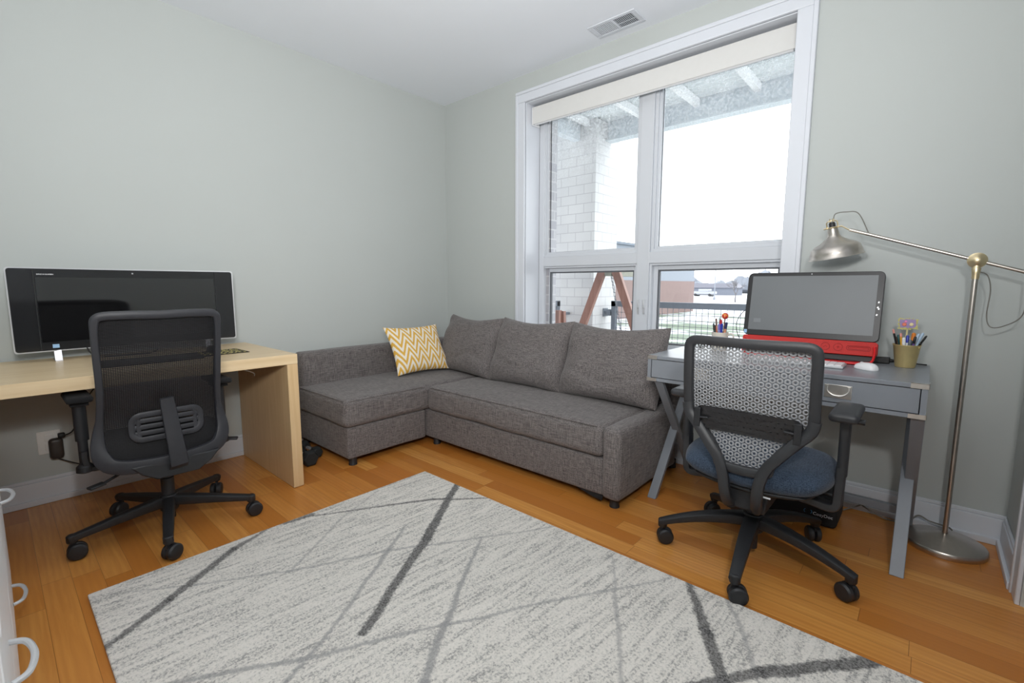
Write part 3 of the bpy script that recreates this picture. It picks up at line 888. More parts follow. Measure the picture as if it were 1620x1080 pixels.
# ------------------------------------------------------------------ office chairs (local: forward = +Y, origin on floor under the column)
def caster(parent, a, r, swivel, mat):
    """twin wheel caster, child of the leg"""
    cx, cy = r * math.cos(a), r * math.sin(a)
    bm = BM()
    tube(bm, [(cx, cy, .062), (cx, cy, .090)], .006, 10)
    ax = Matrix.Rotation(swivel, 3, 'Z')
    off = ax @ Vector((0, .012, 0))
    R3 = ax @ Matrix.Rotation(PI / 2, 3, 'Y')
    c = Vector((cx, cy, 0)) + off
    tube(bm, [c + ax @ Vector((-.004, -.012, .060)), c + ax @ Vector((.004, -.012, .060))], .013, 12)
    fork = obj('caster_fork', bm, mat, parent)
    bm = BM()
    for s in (-1, 1):
        lathe(bm, [(0, s * .0275), (.016, s * .0275), (.028, s * .0255), (.0335, s * .019), (.0335, s * .006), (.029, s * .003), (0, s * .003)], 26, c + Vector((0, 0, .0337)), R3)
    obj('caster_wheels', bm, mat, parent)

def star_base(t, a0, R, zh, ze, mat, hub_r=.036, arch=0.0, w0=.055, w1=.036, swv=(0, 0, 0, 0, 0)):
    bm = BM(); lathe(bm, [(hub_r * .8, zh - .05), (hub_r, zh - .04), (hub_r, zh + .02), (hub_r * .9, zh + .03)], 28)
    obj('hub', bm, mat, t)
    for k in range(5):
        a = math.radians(a0 + 72 * k); ca, sa = math.cos(a), math.sin(a)
        bm = BM(); pts = []; ws = []; hs = []
        for i in range(13):
            q = i / 12; rr = hub_r * .6 + (R + .012 - hub_r * .6) * q
            z = zh + (ze - zh) * (q ** (1.0 + arch))
            pts.append(Vector((rr * ca, rr * sa, z))); ws.append(w0 + (w1 - w0) * q); hs.append(.052 + (.026 - .052) * q)
        sweep(bm, pts, lambda p: (0, 0, 1), lambda i, p: ws[i], lambda i, p: hs[i], closed=False)
        lathe(bm, [(.017, .076), (.019, .08), (.019, ze + .012), (.014, ze + .016)], 18, (R * ca, R * sa, 0))
        leg = obj('leg', bm, mat, t)
        caster(leg, a, R, a + math.radians(swv[k]), M_BLK)
    # gas column
    bm = BM(); tube(bm, [(0, 0, .045), (0, 0, zh)], .022, 20); tube(bm, [(0, 0, zh + .01), (0, 0, zh + .11)], .026, 24); tube(bm, [(0, 0, zh + .10), (0, 0, .36)], .019, 20)
    obj('gas_column', bm, M_BLK, t)

def outline(half):
    """mirror half outline [(x,z)] from top centre to bottom centre -> closed list"""
    return half + [(-x, z) for x, z in half[-2:0:-1]]

def panel_fill(bm, pts, yfn, rings=10, off=0.0):
    """fill closed outline with concentric rings following yfn"""
    cx = sum(p[0] for p in pts) / len(pts); cz = sum(p[1] for p in pts) / len(pts)
    L = []
    for i in range(1, rings + 1):
        s = i / rings
        L.append([bm.verts.new((cx + (x - cx) * s, yfn(cx + (x - cx) * s, cz + (z - cz) * s) + off, cz + (z - cz) * s)) for x, z in pts])
    c = bm.verts.new((cx, yfn(cx, cz) + off, cz)); n = len(pts)
    for k in range(n): bm.faces.new((c, L[0][k], L[0][(k + 1) % n]))
    for i in range(rings - 1):
        for k in range(n): bm.faces.new((L[i][k], L[i + 1][k], L[i + 1][(k + 1) % n], L[i][(k + 1) % n]))

def seat_slab(bm, w, d, z0, z1, y0, seed=0):
    """rounded waterfall seat cushion"""
    n = 30; g = {}
    for side in (0, 1):
        for i in range(n + 1):
            for j in range(n + 1):
                edge = i in (0, n) or j in (0, n)
                if edge and side: g[(1, i, j)] = g[(0, i, j)]; continue
                u = -math.cos(PI * i / n); v = -math.cos(PI * j / n)
                # squircle map
                x = u * math.sqrt(1 - v * v * .30) * w / 2; y = v * math.sqrt(1 - u * u * .30) * d / 2
                k = ((1 - abs(u) ** 5) * (1 - abs(v) ** 5)) ** .45
                zm = (z0 + z1) / 2 - .012 * (1 - abs(u) ** 2) * (1 if side == 0 else 0) * 0
                z = zm + (1 if side == 0 else -1) * (z1 - z0) / 2 * k + .008 * u * u - .02 * max(0, v - .5) ** 2 * 4 * .5
                g[(side, i, j)] = bm.verts.new((x, y + y0, z))
    for side in (0, 1):
        for i in range(n):
            for j in range(n):
                q = [g[(side, a, b)] for a, b in ((i, j), (i + 1, j), (i + 1, j + 1), (i, j + 1))]
                bm.faces.new(q if side == 0 else q[::-1])

# --- black mesh chair
def mesh_mat():
    t = NT('black_mesh'); co = t.coords(); x, y, z = t.sep(co)
    fx = t.math('PINGPONG', x, .0034); fz = t.math('PINGPONG', z, .0030)
    hole = t.math('MULTIPLY', t.math('GREATER_THAN', fx, .0011), t.math('GREATER_THAN', fz, .00258))
    t.col(srgb(21, 21, 24)); t.p(rough=.6, spec=.3, alpha=t.math('SUBTRACT', 1.0, hole))
    return t.m
c1 = thing('office_chair', 'black mesh-back office chair facing the birch desk', 'chair', (.778, -2.378, 0), PI / 2)
star_base(c1, -13 - 90, .340, .130, .092, M_BLK, arch=.2, w0=.05, w1=.036, swv=(40, -60, 110, 10, 80))
def y1(x, z): # back surface
    t_ = (z - .42) / .60
    return -.222 - .075 * max(0, t_) ** 1.5 + .35 * x * x + .03 * math.exp(-((z - .57) / .12) ** 2)
half = [(0, 1.010), (.07, 1.012), (.13, 1.012), (.175, 1.010), (.193, 1.002), (.200, .985), (.202, .94), (.201, .85), (.199, .76), (.199, .68), (.204, .60), (.212, .54), (.216, .49), (.210, .45), (.190, .415), (.15, .397), (.08, .387), (0, .384)]
ol = outline([(x, z) for x, z in half])
ol3 = catmull([(x, 0, z) for x, z in ol], 4, True)
SX = -.030
P3 = [Vector((p.x + SX, y1(p.x, p.z) - .004, p.z)) for p in ol3]
def w1f(i, p):
    return .024 + .036 * max(0, min(1, (.60 - p.z) / .16)) + .008 * max(0, (p.z - .95) / .06)
bm = BM(); sweep(bm, P3, lambda p: (-.7 * (p.x - SX), 1, .1), w1f, .026)
obj('back_frame', bm, M_BLKG, c1)
bm = BM(); panel_fill(bm, [(p.x * .97 + SX, .697 + (p.z - .697) * .975) for p in ol3[::2]], lambda x, z: y1(x - SX, z), 12, .008)
obj('mesh_panel', bm, mesh_mat(), c1, smooth=True)
# lumbar pad with slots
bm = BM()
def ybk(x, z): return y1(x, z) - .010
LX, LZ0, LZ1 = .120, .494, .598
def strip(pts, w, t_=.010): sweep(bm, [Vector((x - .02, ybk(x, z), z)) for x, z in pts], lambda p: (0, 1, 0), lambda i, p: w, t_, closed=False)
rr_ = [(p[0], p[1]) for p in rrect(2 * LX, LZ1 - LZ0, .034, 6, 0, (LZ0 + LZ1) / 2)]
sweep(bm, [Vector((x - .02, ybk(x, z), z)) for x, z in rr_], lambda p: (0, 1, 0), lambda i, p: .024, .012, closed=True)
for z in (.520, .546, .572): strip([(-LX + .01 + k * (2 * LX - .02) / 10, z) for k in range(11)], .0200)
for s in (-1, 1): strip([(s * .098, .494 + k * .026) for k in range(5)], .016)
obj('lumbar_pad', bm, M_BLKG, c1)
bm = BM()
sp = [(-.266, .665), (-.262, .64), (-.262, .56), (-.268, .48), (-.270, .42), (-.262, .375), (-.235, .355)]
sweep(bm, [Vector((-.027 * (z - .36) / .30, y, z)) for y, z in sp], lambda p: (0, 1, .0), lambda i, p: .048 + .022 * i / 6, .016, closed=False)
obj('spine', bm, M_BLKG, c1)
# bracket under the back to the mechanism
bm = BM()
prism(bm, [(-.16, .392), (.16, .392), (.125, .35), (.075, .318), (-.075, .318), (-.125, .35)], -.235, -.205, lambda x, y, z: Vector((x, z, y)))
prism(bm, [(-.075, .318), (.075, .318), (.055, .375), (-.055, .375)], -.215, .06, lambda x, y, z: Vector((x, z, y)))
obj('tilt_bracket', bm, M_BLK, c1, bevel=.006)
bm = BM(); box(bm, -.11, .11, -.12, .10, .345, .385); obj('mechanism', bm, M_BLK, c1, bevel=.01)
bm = BM(); seat_slab(bm, .49, .46, .39, .468, .03); obj('seat', bm, M_BLACKCLOTH, c1)
bm = BM(); seat_slab(bm, .46, .43, .372, .405, .03); obj('seat_pan', bm, M_BLK, c1)
for (a, b, nm) in (((-.11, -.09, .365), (-.235, -.16, .335), 0), ((.11, -.05, .365), (.235, -.08, .385), 1)):
    bm = BM(); tube(bm, [a, b], .006, 8); bar(bm, b, (b[0] + (-.05 if nm == 0 else .04), b[1] + (-.02), b[2] - .004), .03, .010)
    obj('adjustment_lever', bm, M_BLK, c1, bevel=.003)
# arms (left arm clearly visible, right mostly hidden)
for s in (-1, 1):
    xa = -.272 if s < 0 else .238
    bm = BM()
    sweep(bm, catmull([(s * .13, .02, .368), (s * .18, .02, .355), (xa - s * .017, .01, .36), (xa, .008, .40), (xa, .006, .44)], 5), lambda p: (0, 1, 0), lambda i, p: .026, .05, closed=False)
    tube(bm, [(xa, .006, .38), (xa, .002, .62)], .0165, 16)
    ar = obj('arm_post', bm, M_BLK, c1)
    bm = BM(); tube(bm, [(xa, .005, .485), (xa, .001, .635)], .0225, 18); obj('arm_sleeve', bm, M_BLK, ar)
    bm = BM(); lathe(bm, [(.016, .385), (.029, .372), (.03, .35), (.02, .345)], 18, (xa, .008, 0)); obj('arm_collar', bm, M_BLK, ar)
    bm = BM(); softbox(bm, xa - .042, xa + .042, -.07, .125, .652, .678, r=.012, n=5); box(bm, xa - .028, xa + .028, -.04, .06, .636, .653)
    obj('arm_pad', bm, M_BLACKCLOTH, ar)

# --- grey honeycomb-back chair
def honey_mat(name, base, r_in, r_out, r_dark=None, dark=None, open_=True):
    t = NT(name); co = t.coords(); x, y, z = t.sep(co)
    s = .0235; A = s; B = s * math.sqrt(3)
    def cell(ox, oz):
        dx = t.math('SUBTRACT', t.math('MODULO', t.math('ADD', x, 10 * A + ox), A), A / 2)
        dz = t.math('SUBTRACT', t.math('MODULO', t.math('ADD', z, 10 * B + oz), B), B / 2)
        return t.math('SQRT', t.math('ADD', t.math('MULTIPLY', dx, dx), t.math('MULTIPLY', dz, dz)))
    d = t.math('DIVIDE', t.math('MINIMUM', cell(0, 0), cell(A / 2, B / 2)), s)
    hole = t.math('MAXIMUM', t.math('LESS_THAN', d, r_in), t.math('GREATER_THAN', d, r_out))
    h = t.ramp(d, [(r_in, (0, 0, 0)), (r_in + .09, (1, 1, 1)), (r_out - .10, (1, 1, 1)), (r_out, (.2, .2, .2))])
    t.col(base); t.p(rough=.30, spec=.5, alpha=t.math('SUBTRACT', 1.0, hole))
    t.bump(h, .9, .003)
    return t.m
c2 = thing('office_chair', 'office chair with blue seat and grey honeycomb back at the grey desk', 'chair', (2.884, -.825, 0), 0)
star_base(c2, -12, .354, .165, .095, M_BLK, hub_r=.042, arch=.9, w0=.066, w1=.040, swv=(70, -30, 15, 100, 20))
def y2(x, z):
    t_ = (z - .40) / .52
    return -.200 - .030 * t_ + .55 * x * x * .6 + .012 * math.exp(-((z - .62) / .1) ** 2)
hw = .213
half2 = [(0, .919), (.10, .920), (.178, .920), (.204, .913), (.214, .89), (.215, .80), (.215, .70), (.214, .655), (.206, .628), (.17, .585), (.12, .525), (.092, .476), (.080, .446), (0, .438)]
ol2 = outline(half2)
oc = catmull([(x, 0, z) for x, z in ol2], 4, True)
P2 = [Vector((p.x, y2(p.x, p.z) - .004, p.z)) for p in oc]
bm = BM(); sweep(bm, P2, lambda p: (-.6 * p.x, 1, 0), lambda i, p: .036, .028)
frame2 = obj('back_frame', bm, M_BLK2, c2)
# lower struts from corners, over the frame, down to the seat mechanism
for s in (-1, 1):
    bm = BM()
    pp = catmull([(s * .218, y2(.21, .66) - .006, .665), (s * .208, y2(.2, .63) - .010, .625), (s * .17, y2(.17, .585) - .014, .580), (s * .12, y2(.12, .52) - .017, .518), (s * .084, -.216, .468), (s * .064, -.218, .41), (s * .056, -.208, .34), (s * .050, -.170, .285), (s * .045, -.11, .27)], 5)
    sweep(bm, pp, lambda p: (0, 1, -.4), lambda i, p: .040, .030, closed=False)
    obj('back_strut', bm, M_BLK2, c2)
bm = BM(); prism(bm, [(-.085, .345), (.085, .345), (.075, .262), (-.075, .262)], -.155, .07, lambda x, y, z: Vector((x, z, y)))
obj('mechanism', bm, M_BLK, c2, bevel=.008)
shell = [(p.x * .95, .700 + (p.z - .700) * .955) for p in oc]
bm = BM(); panel_fill(bm, shell[::2], y2, 14, .006)
obj('honeycomb_panel', bm, honey_mat('honeycomb_plastic', srgb(160, 162, 166), .17, .48), c2)
# lumbar support bar
bm = BM()
NB = 20
for k in range(1):
    bar_pts = rrect(.375, .088, .035, 6, 0, .618)
A_ = [(x, z) for x, z in bar_pts]
panel_fill(bm, A_, lambda x, z: y2(x, z) - .014, 6); 
panel_fill(bm, A_, lambda x, z: y2(x, z) - .004, 6)
lum = NT('lumbar_dark'); co = lum.coords(); x_, y_, z_ = lum.sep(co)
fx_ = lum.math('ABSOLUTE', lum.math('SUBTRACT', lum.math('MODULO', lum.math('ADD', lum.math('ADD', x_, lum.math('MULTIPLY', lum.math('FLOOR', lum.math('DIVIDE', z_, .0192)), .0111)), 1.0), .0222), .0111))
fz_ = lum.math('ABSOLUTE', lum.math('SUBTRACT', lum.math('MODULO', z_, .0192), .0096))
lum.col(srgb(38, 38, 40)); lum.p(rough=.28, spec=.5, alpha=lum.math('SUBTRACT', 1.0, lum.math('MULTIPLY', lum.math('LESS_THAN', fx_, .003), lum.math('LESS_THAN', fz_, .0016))))
lb = obj('lumbar_support', bm, lum.m, c2)
for s in (-1, 1):
    bm = BM(); box(bm, s * .172 - .012, s * .172 + .012, y2(.17, .64) - .028, y2(.17, .64) - .010, .578, .653); tube(bm, [(s * .13, y2(.13, .64) - .022, .618), (s * .175, y2(.17, .64) - .022, .614)], .005, 8)
    obj('slider_clip', bm, M_BLK, lb, bevel=.003)
bm = BM(); seat_slab(bm, .545, .47, .345, .462, .035, 1); obj('seat', bm, M_BLUE, c2)
bm = BM(); seat_slab(bm, .47, .42, .330, .37, .04); obj('seat_pan', bm, M_BLK, c2)
bm = BM(); box(bm, .035, .10, -.203, -.199, .352, .357); obj('white_label', bm, M_WHITEP, c2, smooth=False)['label'] = 'white tag edge under the blue seat'
for s in (-1, 1):
    xa = s * .285
    bm = BM()
    pp = catmull([(s * .12, .0, .322), (s * .20, .0, .312), (s * .255, 0, .305), (s * .276, 0, .318), (s * .280, 0, .36), (s * .283, 0, .47)], 5)
    sweep(bm, pp, lambda p: (0, 1, 0), lambda i, p: .034, .052, closed=False)
    ar = obj('arm_post', bm, M_BLK2, c2)
    bm = BM()
    pts = [Vector((xa, 0, z)) for z in (.435, .50, .57, .62, .655)]; wd = [.046, .052, .058, .066, .082]
    sweep(bm, pts, lambda p: (1, 0, 0), lambda i, p: wd[i] + .004, lambda i, p: .034, closed=False)
    obj('arm_sleeve', bm, M_BLK2, ar, angle=50)
    bm = BM(); tube(bm, [(xa + s * .01, .0, .645), (xa + s * .055, 0.0, .643)], .010, 10); obj('height_button', bm, M_BLK, ar)
    bm = BM(); softbox(bm, xa - .044, xa + .044, -.115, .115, .655, .688, r=.015, bulge=(0, 0, .003), n=6)
    obj('arm_pad', bm, M_BLK2, ar)

# ------------------------------------------------------------------ grey campaign desk
gd = thing('grey_desk', 'grey painted campaign desk with crossed legs and nickel corner plates under the window edge', 'desk', (0, 0, 0))
gx0, gx1, gy0, gy1, gt = 2.292, 3.384, -.612, -.050, .770
bm = BM(); box(bm, gx0, gx1, gy0, gy1, gt - .018, gt); obj('desktop', bm, M_GREYPAINT, gd, bevel=.002)
bm = BM()
box(bm, gx0 + .002, gx0 + .020, gy0 + .002, gy1, gt - .132, gt - .018); box(bm, gx1 - .020, gx1 - .002, gy0 + .002, gy1, gt - .132, gt - .018)
box(bm, gx0 + .02, gx1 - .02, gy1 - .018, gy1, gt - .132, gt - .018); box(bm, gx0 + .02, gx1 - .02, gy0 + .002, gy1 - .018, gt - .132, gt - .116)
xm = (gx0 + gx1) / 2
box(bm, xm - .01, xm + .01, gy0 + .002, gy0 + .03, gt - .116, gt - .018)
obj('case', bm, M_GREYPAINT, gd, smooth=False)
for (a, b) in ((gx0 + .023, xm - .013), (xm + .013, gx1 - .023)):
    bm = BM(); box(bm, a, b, gy0 + .003, gy0 + .30, gt - .113, gt - .021)
    d_ = obj('drawer', bm, M_GREYPAINT, gd, bevel=.0015)
    cxm = (a + b) / 2 if a < xm else 3.112
    if a < xm: cxm = 2.563
    bm = BM(); ring_w = .046
    box(bm, cxm - ring_w, cxm + ring_w, gy0 + .000, gy0 + .0032, gt - .094, gt - .040)
    hp = obj('handle_plate', bm, M_BRUSHEDCAP, d_, bevel=.001)
    bm = BM(); tube(bm, catmull([(cxm - .036, gy0 - .003, gt - .048), (cxm - .034, gy0 - .006, gt - .068), (cxm - .015, gy0 - .009, gt - .082), (cxm + .015, gy0 - .009, gt - .082), (cxm + .034, gy0 - .006, gt - .068), (cxm + .036, gy0 - .003, gt - .048)], 5), .0032, 8)
    box(bm, cxm - .041, cxm - .031, gy0 - .004, gy0 + .001, gt - .052, gt - .044); box(bm, cxm + .031, cxm + .041, gy0 - .004, gy0 + .001, gt - .052, gt - .044)
    obj('pull_handle', bm, M_BRUSHEDCAP, hp)
for x, s in ((gx0, 1), (gx1, -1)):
    for z0, z1 in ((gt - .0185, gt + .0008), (gt - .1325, gt - .1155)):
        bm = BM()
        xa_, xb_ = (x - .001, x + .052) if s > 0 else (x - .052, x + .001)
        box(bm, xa_, xb_, gy0 - .001, gy0 + .0005, z0, z1)
        xs0, xs1 = (x - .001, x + .0003) if s > 0 else (x - .0003, x + .001)
        box(bm, xs0, xs1, gy0 - .001, gy0 + .05, z0, z1)
        if z0 > gt - .05:
            box(bm, xa_, xb_, gy0 - .001, gy0 + .012, gt, gt + .0008)
        obj('corner_plate', bm, M_BRUSHEDCAP, gd, smooth=False)
for x in (gx0 + .043, gx1 - .036):
    for (ya, yb) in ((-.585, -.075), (-.075, -.585)):
        bm = BM(); dy = yb - ya
        xo = .0 if ya < yb else .014; lw = .046 if ya < yb else .042
        bar(bm, (x + xo, ya, -.004), (x + xo, yb, gt - .128), .036, lw, (1, 0, 0), None, None)
        # trim the feet level with the floor
        for v in bm.verts:
            if v.co.z < .05: v.co.z = .001
            else: v.co.z = gt - .134
        if ya > yb:
            for v in bm.verts: v.co.x += .0
        obj('leg', bm, M_GREYPAINT, gd, bevel=.002)
    bm = BM(); box(bm, x - .035, x + .035, -.60, -.07, gt - .136, gt - .132); obj('leg_bracket', bm, M_BLK2, gd, smooth=False)
bm = BM(); bar(bm, (gx0 + .06, -.135, .098), (gx1 - .062, -.135, .098), .030, .036, (0, 0, 1)); obj('stretcher', bm, M_GREYPAINT, gd, bevel=.002)

# red all-in-one computer
M_BEZ2 = screen('satin_bezel', srgb(44, 44, 46), .35, 1.4)
ai = thing('red_computer', 'all-in-one computer with red lower speaker bar and stand on the grey desk', 'computer', (2.922, -.235, gt))
TL_ = Matrix.Rotation(math.radians(-9), 3, 'X')
def tilt(bm, piv=(0, 0, .02)):
    p = Vector(piv)
    for v in bm.verts: v.co = TL_ @ (v.co - p) + p
HWD = .282
def slab(x0, x1, z0, z1, y0, y1, r, m, nm, parent, bev=.002):
    bm = BM(); prism(bm, rrect(x1 - x0, z1 - z0, r, 6, (x0 + x1) / 2, (z0 + z1) / 2), y0, y1, lambda x, y, z: Vector((x, z, y)))
    tilt(bm); return obj(nm, bm, m, parent, bevel=bev)
slab(-HWD, HWD, .104, .425, -.012, .030, .022, M_BEZ2, 'display_housing', ai)
slab(-HWD + .022, HWD - .024, .132, .407, -.0135, -.0118, .001, M_SCR_MATTE, 'screen', ai, 0)
slab(-HWD + .001, HWD - .001, .040, .103, -.013, .030, .012, M_DRED, 'speaker_bar', ai)
# emblem rings and slot printed in the grille
M_DR2 = plain('dark_red', srgb(150, 26, 28), .5)
for x in (.085, .135):
    bm = BM(); pts = [(x + .017 * math.cos(2 * PI * k / 28), -.0142, .072 + .017 * math.sin(2 * PI * k / 28)) for k in range(28)]
    tube(bm, pts, .0009, 6, closed=True)
    if x < .1: tube(bm, [(x - .008, -.0142, .066), (x, -.0142, .076), (x + .006, -.0142, .070)], .0009, 6)
    else: tube(bm, [(x - .007, -.0142, .072), (x + .007, -.0142, .072)], .0009, 6); tube(bm, [(x, -.0142, .065), (x, -.0142, .079)], .0009, 6)
    tilt(bm); obj('emblem', bm, M_DR2, ai)
bm = BM(); pts = [(x, -.0142, z) for x, z in rrect(.090, .020, .0099, 6, .212, .072)]; tube(bm, pts, .0009, 6, closed=True)
pts = [(x, -.0142, z) for x, z in rrect(.076, .010, .0049, 6, .212, .072)]; tube(bm, pts, .0008, 6, closed=True); tilt(bm)
obj('soundbar_groove', bm, M_DR2, ai)
# stand: red loop under the bar
bm = BM()
loop = [(-HWD + .014, .085), (-HWD + .013, .05), (-HWD + .018, .018), (-HWD + .05, .008), (0, .006), (HWD - .05, .008), (HWD - .018, .018), (HWD - .009, .05), (HWD - .010, .085)]
sweep(bm, [Vector((x, -.020 + .25 * (z) * .6, z)) for x, z in [(p.x, p.z) for p in catmull([(a, 0, b) for a, b in loop], 6)]], lambda p: (0, 1, 0), lambda i, p: .011, .052, closed=False)
obj('stand_loop', bm, M_RED, ai)
slab(-HWD + .012, HWD - .012, .014, .040, .012, .030, .006, M_BLK, 'lower_body', ai)
bm = BM(); box(bm, -.12, .12, .02, .15, .002, .012); bar(bm, (0, .12, .008), (0, .055, .20), .16, .014, (0, 1, 0)); obj('rear_leg', bm, M_BLK, ai, bevel=.003)
bm = BM(); box(bm, -HWD + .004, -HWD + .018, -.0135, -.0119, .112, .130); tilt(bm); obj('sticker', bm, M_STK, ai, smooth=False)
# scuffed stickers residue on right bezel
bm = BM()
for (x, z, a_) in ((.268, .285, .3), (.266, .262, .8), (.270, .255, 0), (.265, .228, .5)):
    box(bm, x - .0025, x + .0025, -.0129, -.0121, z - .004, z + .003, rot=Matrix.Rotation(a_, 3, 'Y'))
tilt(bm); obj('glued_gems', bm, M_SILVER, ai, smooth=False)
bm = BM(); box(bm, -HWD + .045, -HWD + .078, -.0140, -.0134, .170, .190); tilt(bm); obj('screen_smudge', bm, screen('smudge', srgb(120, 124, 127), .5, 1.5), ai, smooth=False)
bm = BM(); lathe(bm, [(.003, 0), (.002, .001)], 12, (0, -.0121, .416), Matrix.Rotation(PI / 2, 3, 'X')); tilt(bm); obj('camera_lens', bm, M_SILVER, ai)

bm = BM(); tube(bm, catmull([(2.66, -.14, 1.01), (2.60, -.10, .985), (2.565, -.09, .92), (2.585, -.10, .84), (2.65, -.12, .775)], 8), .0022, 6)
tag(obj('computer_cable', bm, M_CABLE), 'thin black cable looping from the left side of the red computer by the window', 'cable')

# white keyboard and mouse
wk = thing('keyboard', 'white keyboard on the grey desk in front of the red computer', 'keyboard', (2.915, -.385, gt + .0008), 0)
bm = BM(); box(bm, -.19, .19, -.062, .062, 0, .012); obj('body', bm, M_SILVER, wk, bevel=.003)
for r in range(5):
    bm = BM()
    for k in range(14): box(bm, -.183 + k * .0263, -.183 + k * .0263 + .0235, -.055 + r * .0225, -.0355 + r * .0225, .0115, .0155)
    obj('key_row', bm, M_WHITEP, wk, smooth=False)
wm = thing('computer_mouse', 'white wireless mouse on the grey desk right of the white keyboard', 'mouse', (3.178, -.372, gt + .001), .9)
bm = BM(); mouse_mesh(bm, .098, .058, .026); obj('shell', bm, M_WHITEP, wm)
bm = BM(); tube(bm, [(-.003, .022, .0235), (.003, .022, .0235)], .006, 12); obj('scroll_wheel', bm, M_SILVER, wm)

# power brick behind
pb = thing('power_brick', 'black power brick on the grey desk between red computer and gold bucket', 'adapter', (3.225, -.115, gt + .001), 0)
bm = BM(); box(bm, -.05, .02, -.022, .022, 0, .027); obj('body', bm, M_CABLE, pb, bevel=.004)
bm = BM(); tube(bm, [(.02, 0, .013), (.035, 0, .013), (.055, -.0, .012)], [.009, .006, .0045], 10); tube(bm, catmull([(.05, 0, .012), (.075, .03, .006), (.12, .035, .004), (.148, .03, .004)], 6), .003, 6); obj('cord', bm, M_CABLE, pb)

# gold bucket with pens
GBX, GBY = 3.300, -.185
def pen(label, base, tip, r, body, capc=None, tipc=None, name='pen', cat='pen', group=None, cap_frac=.25):
    """base inside the holder, tip = top end"""
    B = Vector(base); T = Vector(tip); L = (T - B).length
    t = thing(name, label, cat, base, 0, group)
    q = (T - B).to_track_quat('Z', 'Y').to_matrix()
    bm = BM(); lathe(bm, [(r * .25, 0), (r, .012), (r, L * (1 - cap_frac)), (r, L * (1 - cap_frac) + .0005)], 10, (0, 0, 0), q); obj('barrel', bm, body, t)
    z = L * (1 - cap_frac)
    bm = BM()
    if name == 'pencil': lathe(bm, [(r, z + .001), (r, L - .004), (r * .8, L)], 10, (0, 0, 0), q)
    else: lathe(bm, [(r * 1.15, z + .001), (r * 1.15, L - .004), (r * .6, L)], 10, (0, 0, 0), q)
    obj('eraser' if name == 'pencil' else 'cap', bm, capc or body, t)
    return t
bk = thing('gold_bucket', 'small gold metal bucket full of pens at the right end of the grey desk', 'pen holder', (GBX, GBY, gt + .001))
bm = BM(); lathe(bm, [(.034, 0), (.036, .004), (.0475, .094), (.0495, .096), (.0495, .100), (.0465, .100), (.0460, .094), (.034, .008), (.001, .007)], 40); 
obj('pail', bm, M_GOLD, bk, angle=50)
for a in (-.5, PI - .5):
    bm = BM(); lathe(bm, [(.006, 0), (.006, .002), (.002, .004)], 12, (.0475 * math.cos(a), .0475 * math.sin(a), .090), Matrix.Rotation(a, 3, 'Z') @ Matrix.Rotation(PI / 2, 3, 'Y')); obj('ear', bm, M_GOLD, bk)
C = lambda r, g, b, ro=.35: plain('pen_colour', srgb(r, g, b), ro, var=.02)
K_ = C(22, 22, 25); WH = C(228, 230, 234); OR = C(222, 128, 38); BL = C(40, 58, 160); GR = C(96, 102, 110); YL = C(214, 160, 50); TE = C(40, 90, 92); LB = C(168, 192, 214); PK = C(224, 150, 140); BR = C(92, 66, 56); RD = C(186, 44, 54); PU = C(112, 84, 150)
gz = gt + .010
def gp(dx, dy, tx, ty, tz, *a, **k):
    return pen(a[0], (GBX + dx, GBY + dy, gz), (GBX + tx, GBY + ty, gt + tz), *a[1:], **k)
PG = 'pens in the gold bucket'
gp(-.015, 0, -.052, -.005, .165, 'black pencil with pink eraser leaning left in the gold bucket', .0040, K_, PK, name='pencil', cat='pencil', group=PG, cap_frac=.12)
gp(-.018, .012, -.042, .010, .132, 'black pen at the left rim of the gold bucket', .0045, K_, BR, group=PG)
gp(-.01, .02, -.033, .018, .140, 'dark teal pen behind the black pencil in the gold bucket', .005, TE, TE, group=PG)
gp(-.008, -.015, -.024, -.018, .150, 'orange yellow pencil in the gold bucket', .0045, YL, PK, name='pencil', cat='pencil', group=PG, cap_frac=.12)
gp(-.004, -.02, -.012, -.024, .132, 'white pen at the front of the gold bucket', .0055, WH, WH, group=PG)
gp(.0, -.01, .0, -.012, .142, 'white pen with blue cap in the gold bucket', .005, WH, BL, group=PG)
gp(.006, -.018, .010, -.022, .125, 'grey pen at the front of the gold bucket', .005, GR, GR, group=PG)
gp(.008, .012, .020, .016, .152, 'orange marker in the gold bucket', .0065, GR, OR, group=PG)
gp(.01, -.005, .026, -.006, .138, 'purple grey pen beside the orange marker in the gold bucket', .0045, PU, K_, group=PG)
gp(.005, .0, .050, .0, .155, 'pale blue pen leaning right in the gold bucket', .0045, LB, LB, group=PG)
gp(.0, .012, .036, .02, .150, 'light grey pen behind the pale blue pen in the gold bucket', .0045, C(190, 196, 204), LB, group=PG)
sc_ = thing('scissors', 'scissors with black looped handles leaning right in the gold bucket', 'scissors', (GBX + .0, GBY - .004, gz + .0))
q = Vector((.055, -.004, .120)).to_track_quat('Z', 'Y').to_matrix()
for s in (-1, 1):
    bm = BM(); pts = [q @ Vector((s * .013 + .012 * math.cos(2 * PI * k / 20), 0, .128 + .016 * math.sin(2 * PI * k / 20))) for k in range(20)]
    tube(bm, pts, .0035, 8, closed=True); tube(bm, [q @ Vector((s * .006, 0, .112)), q @ Vector((0, 0, .085))], .004, 8); obj('handle', bm, K_, sc_)
bm = BM(); bar(bm, q @ Vector((0, 0, .09)), q @ Vector((0, 0, .0)), .010, .002, (0, 1, 0), .003, .002); obj('blade', bm, M_CHROME, sc_)
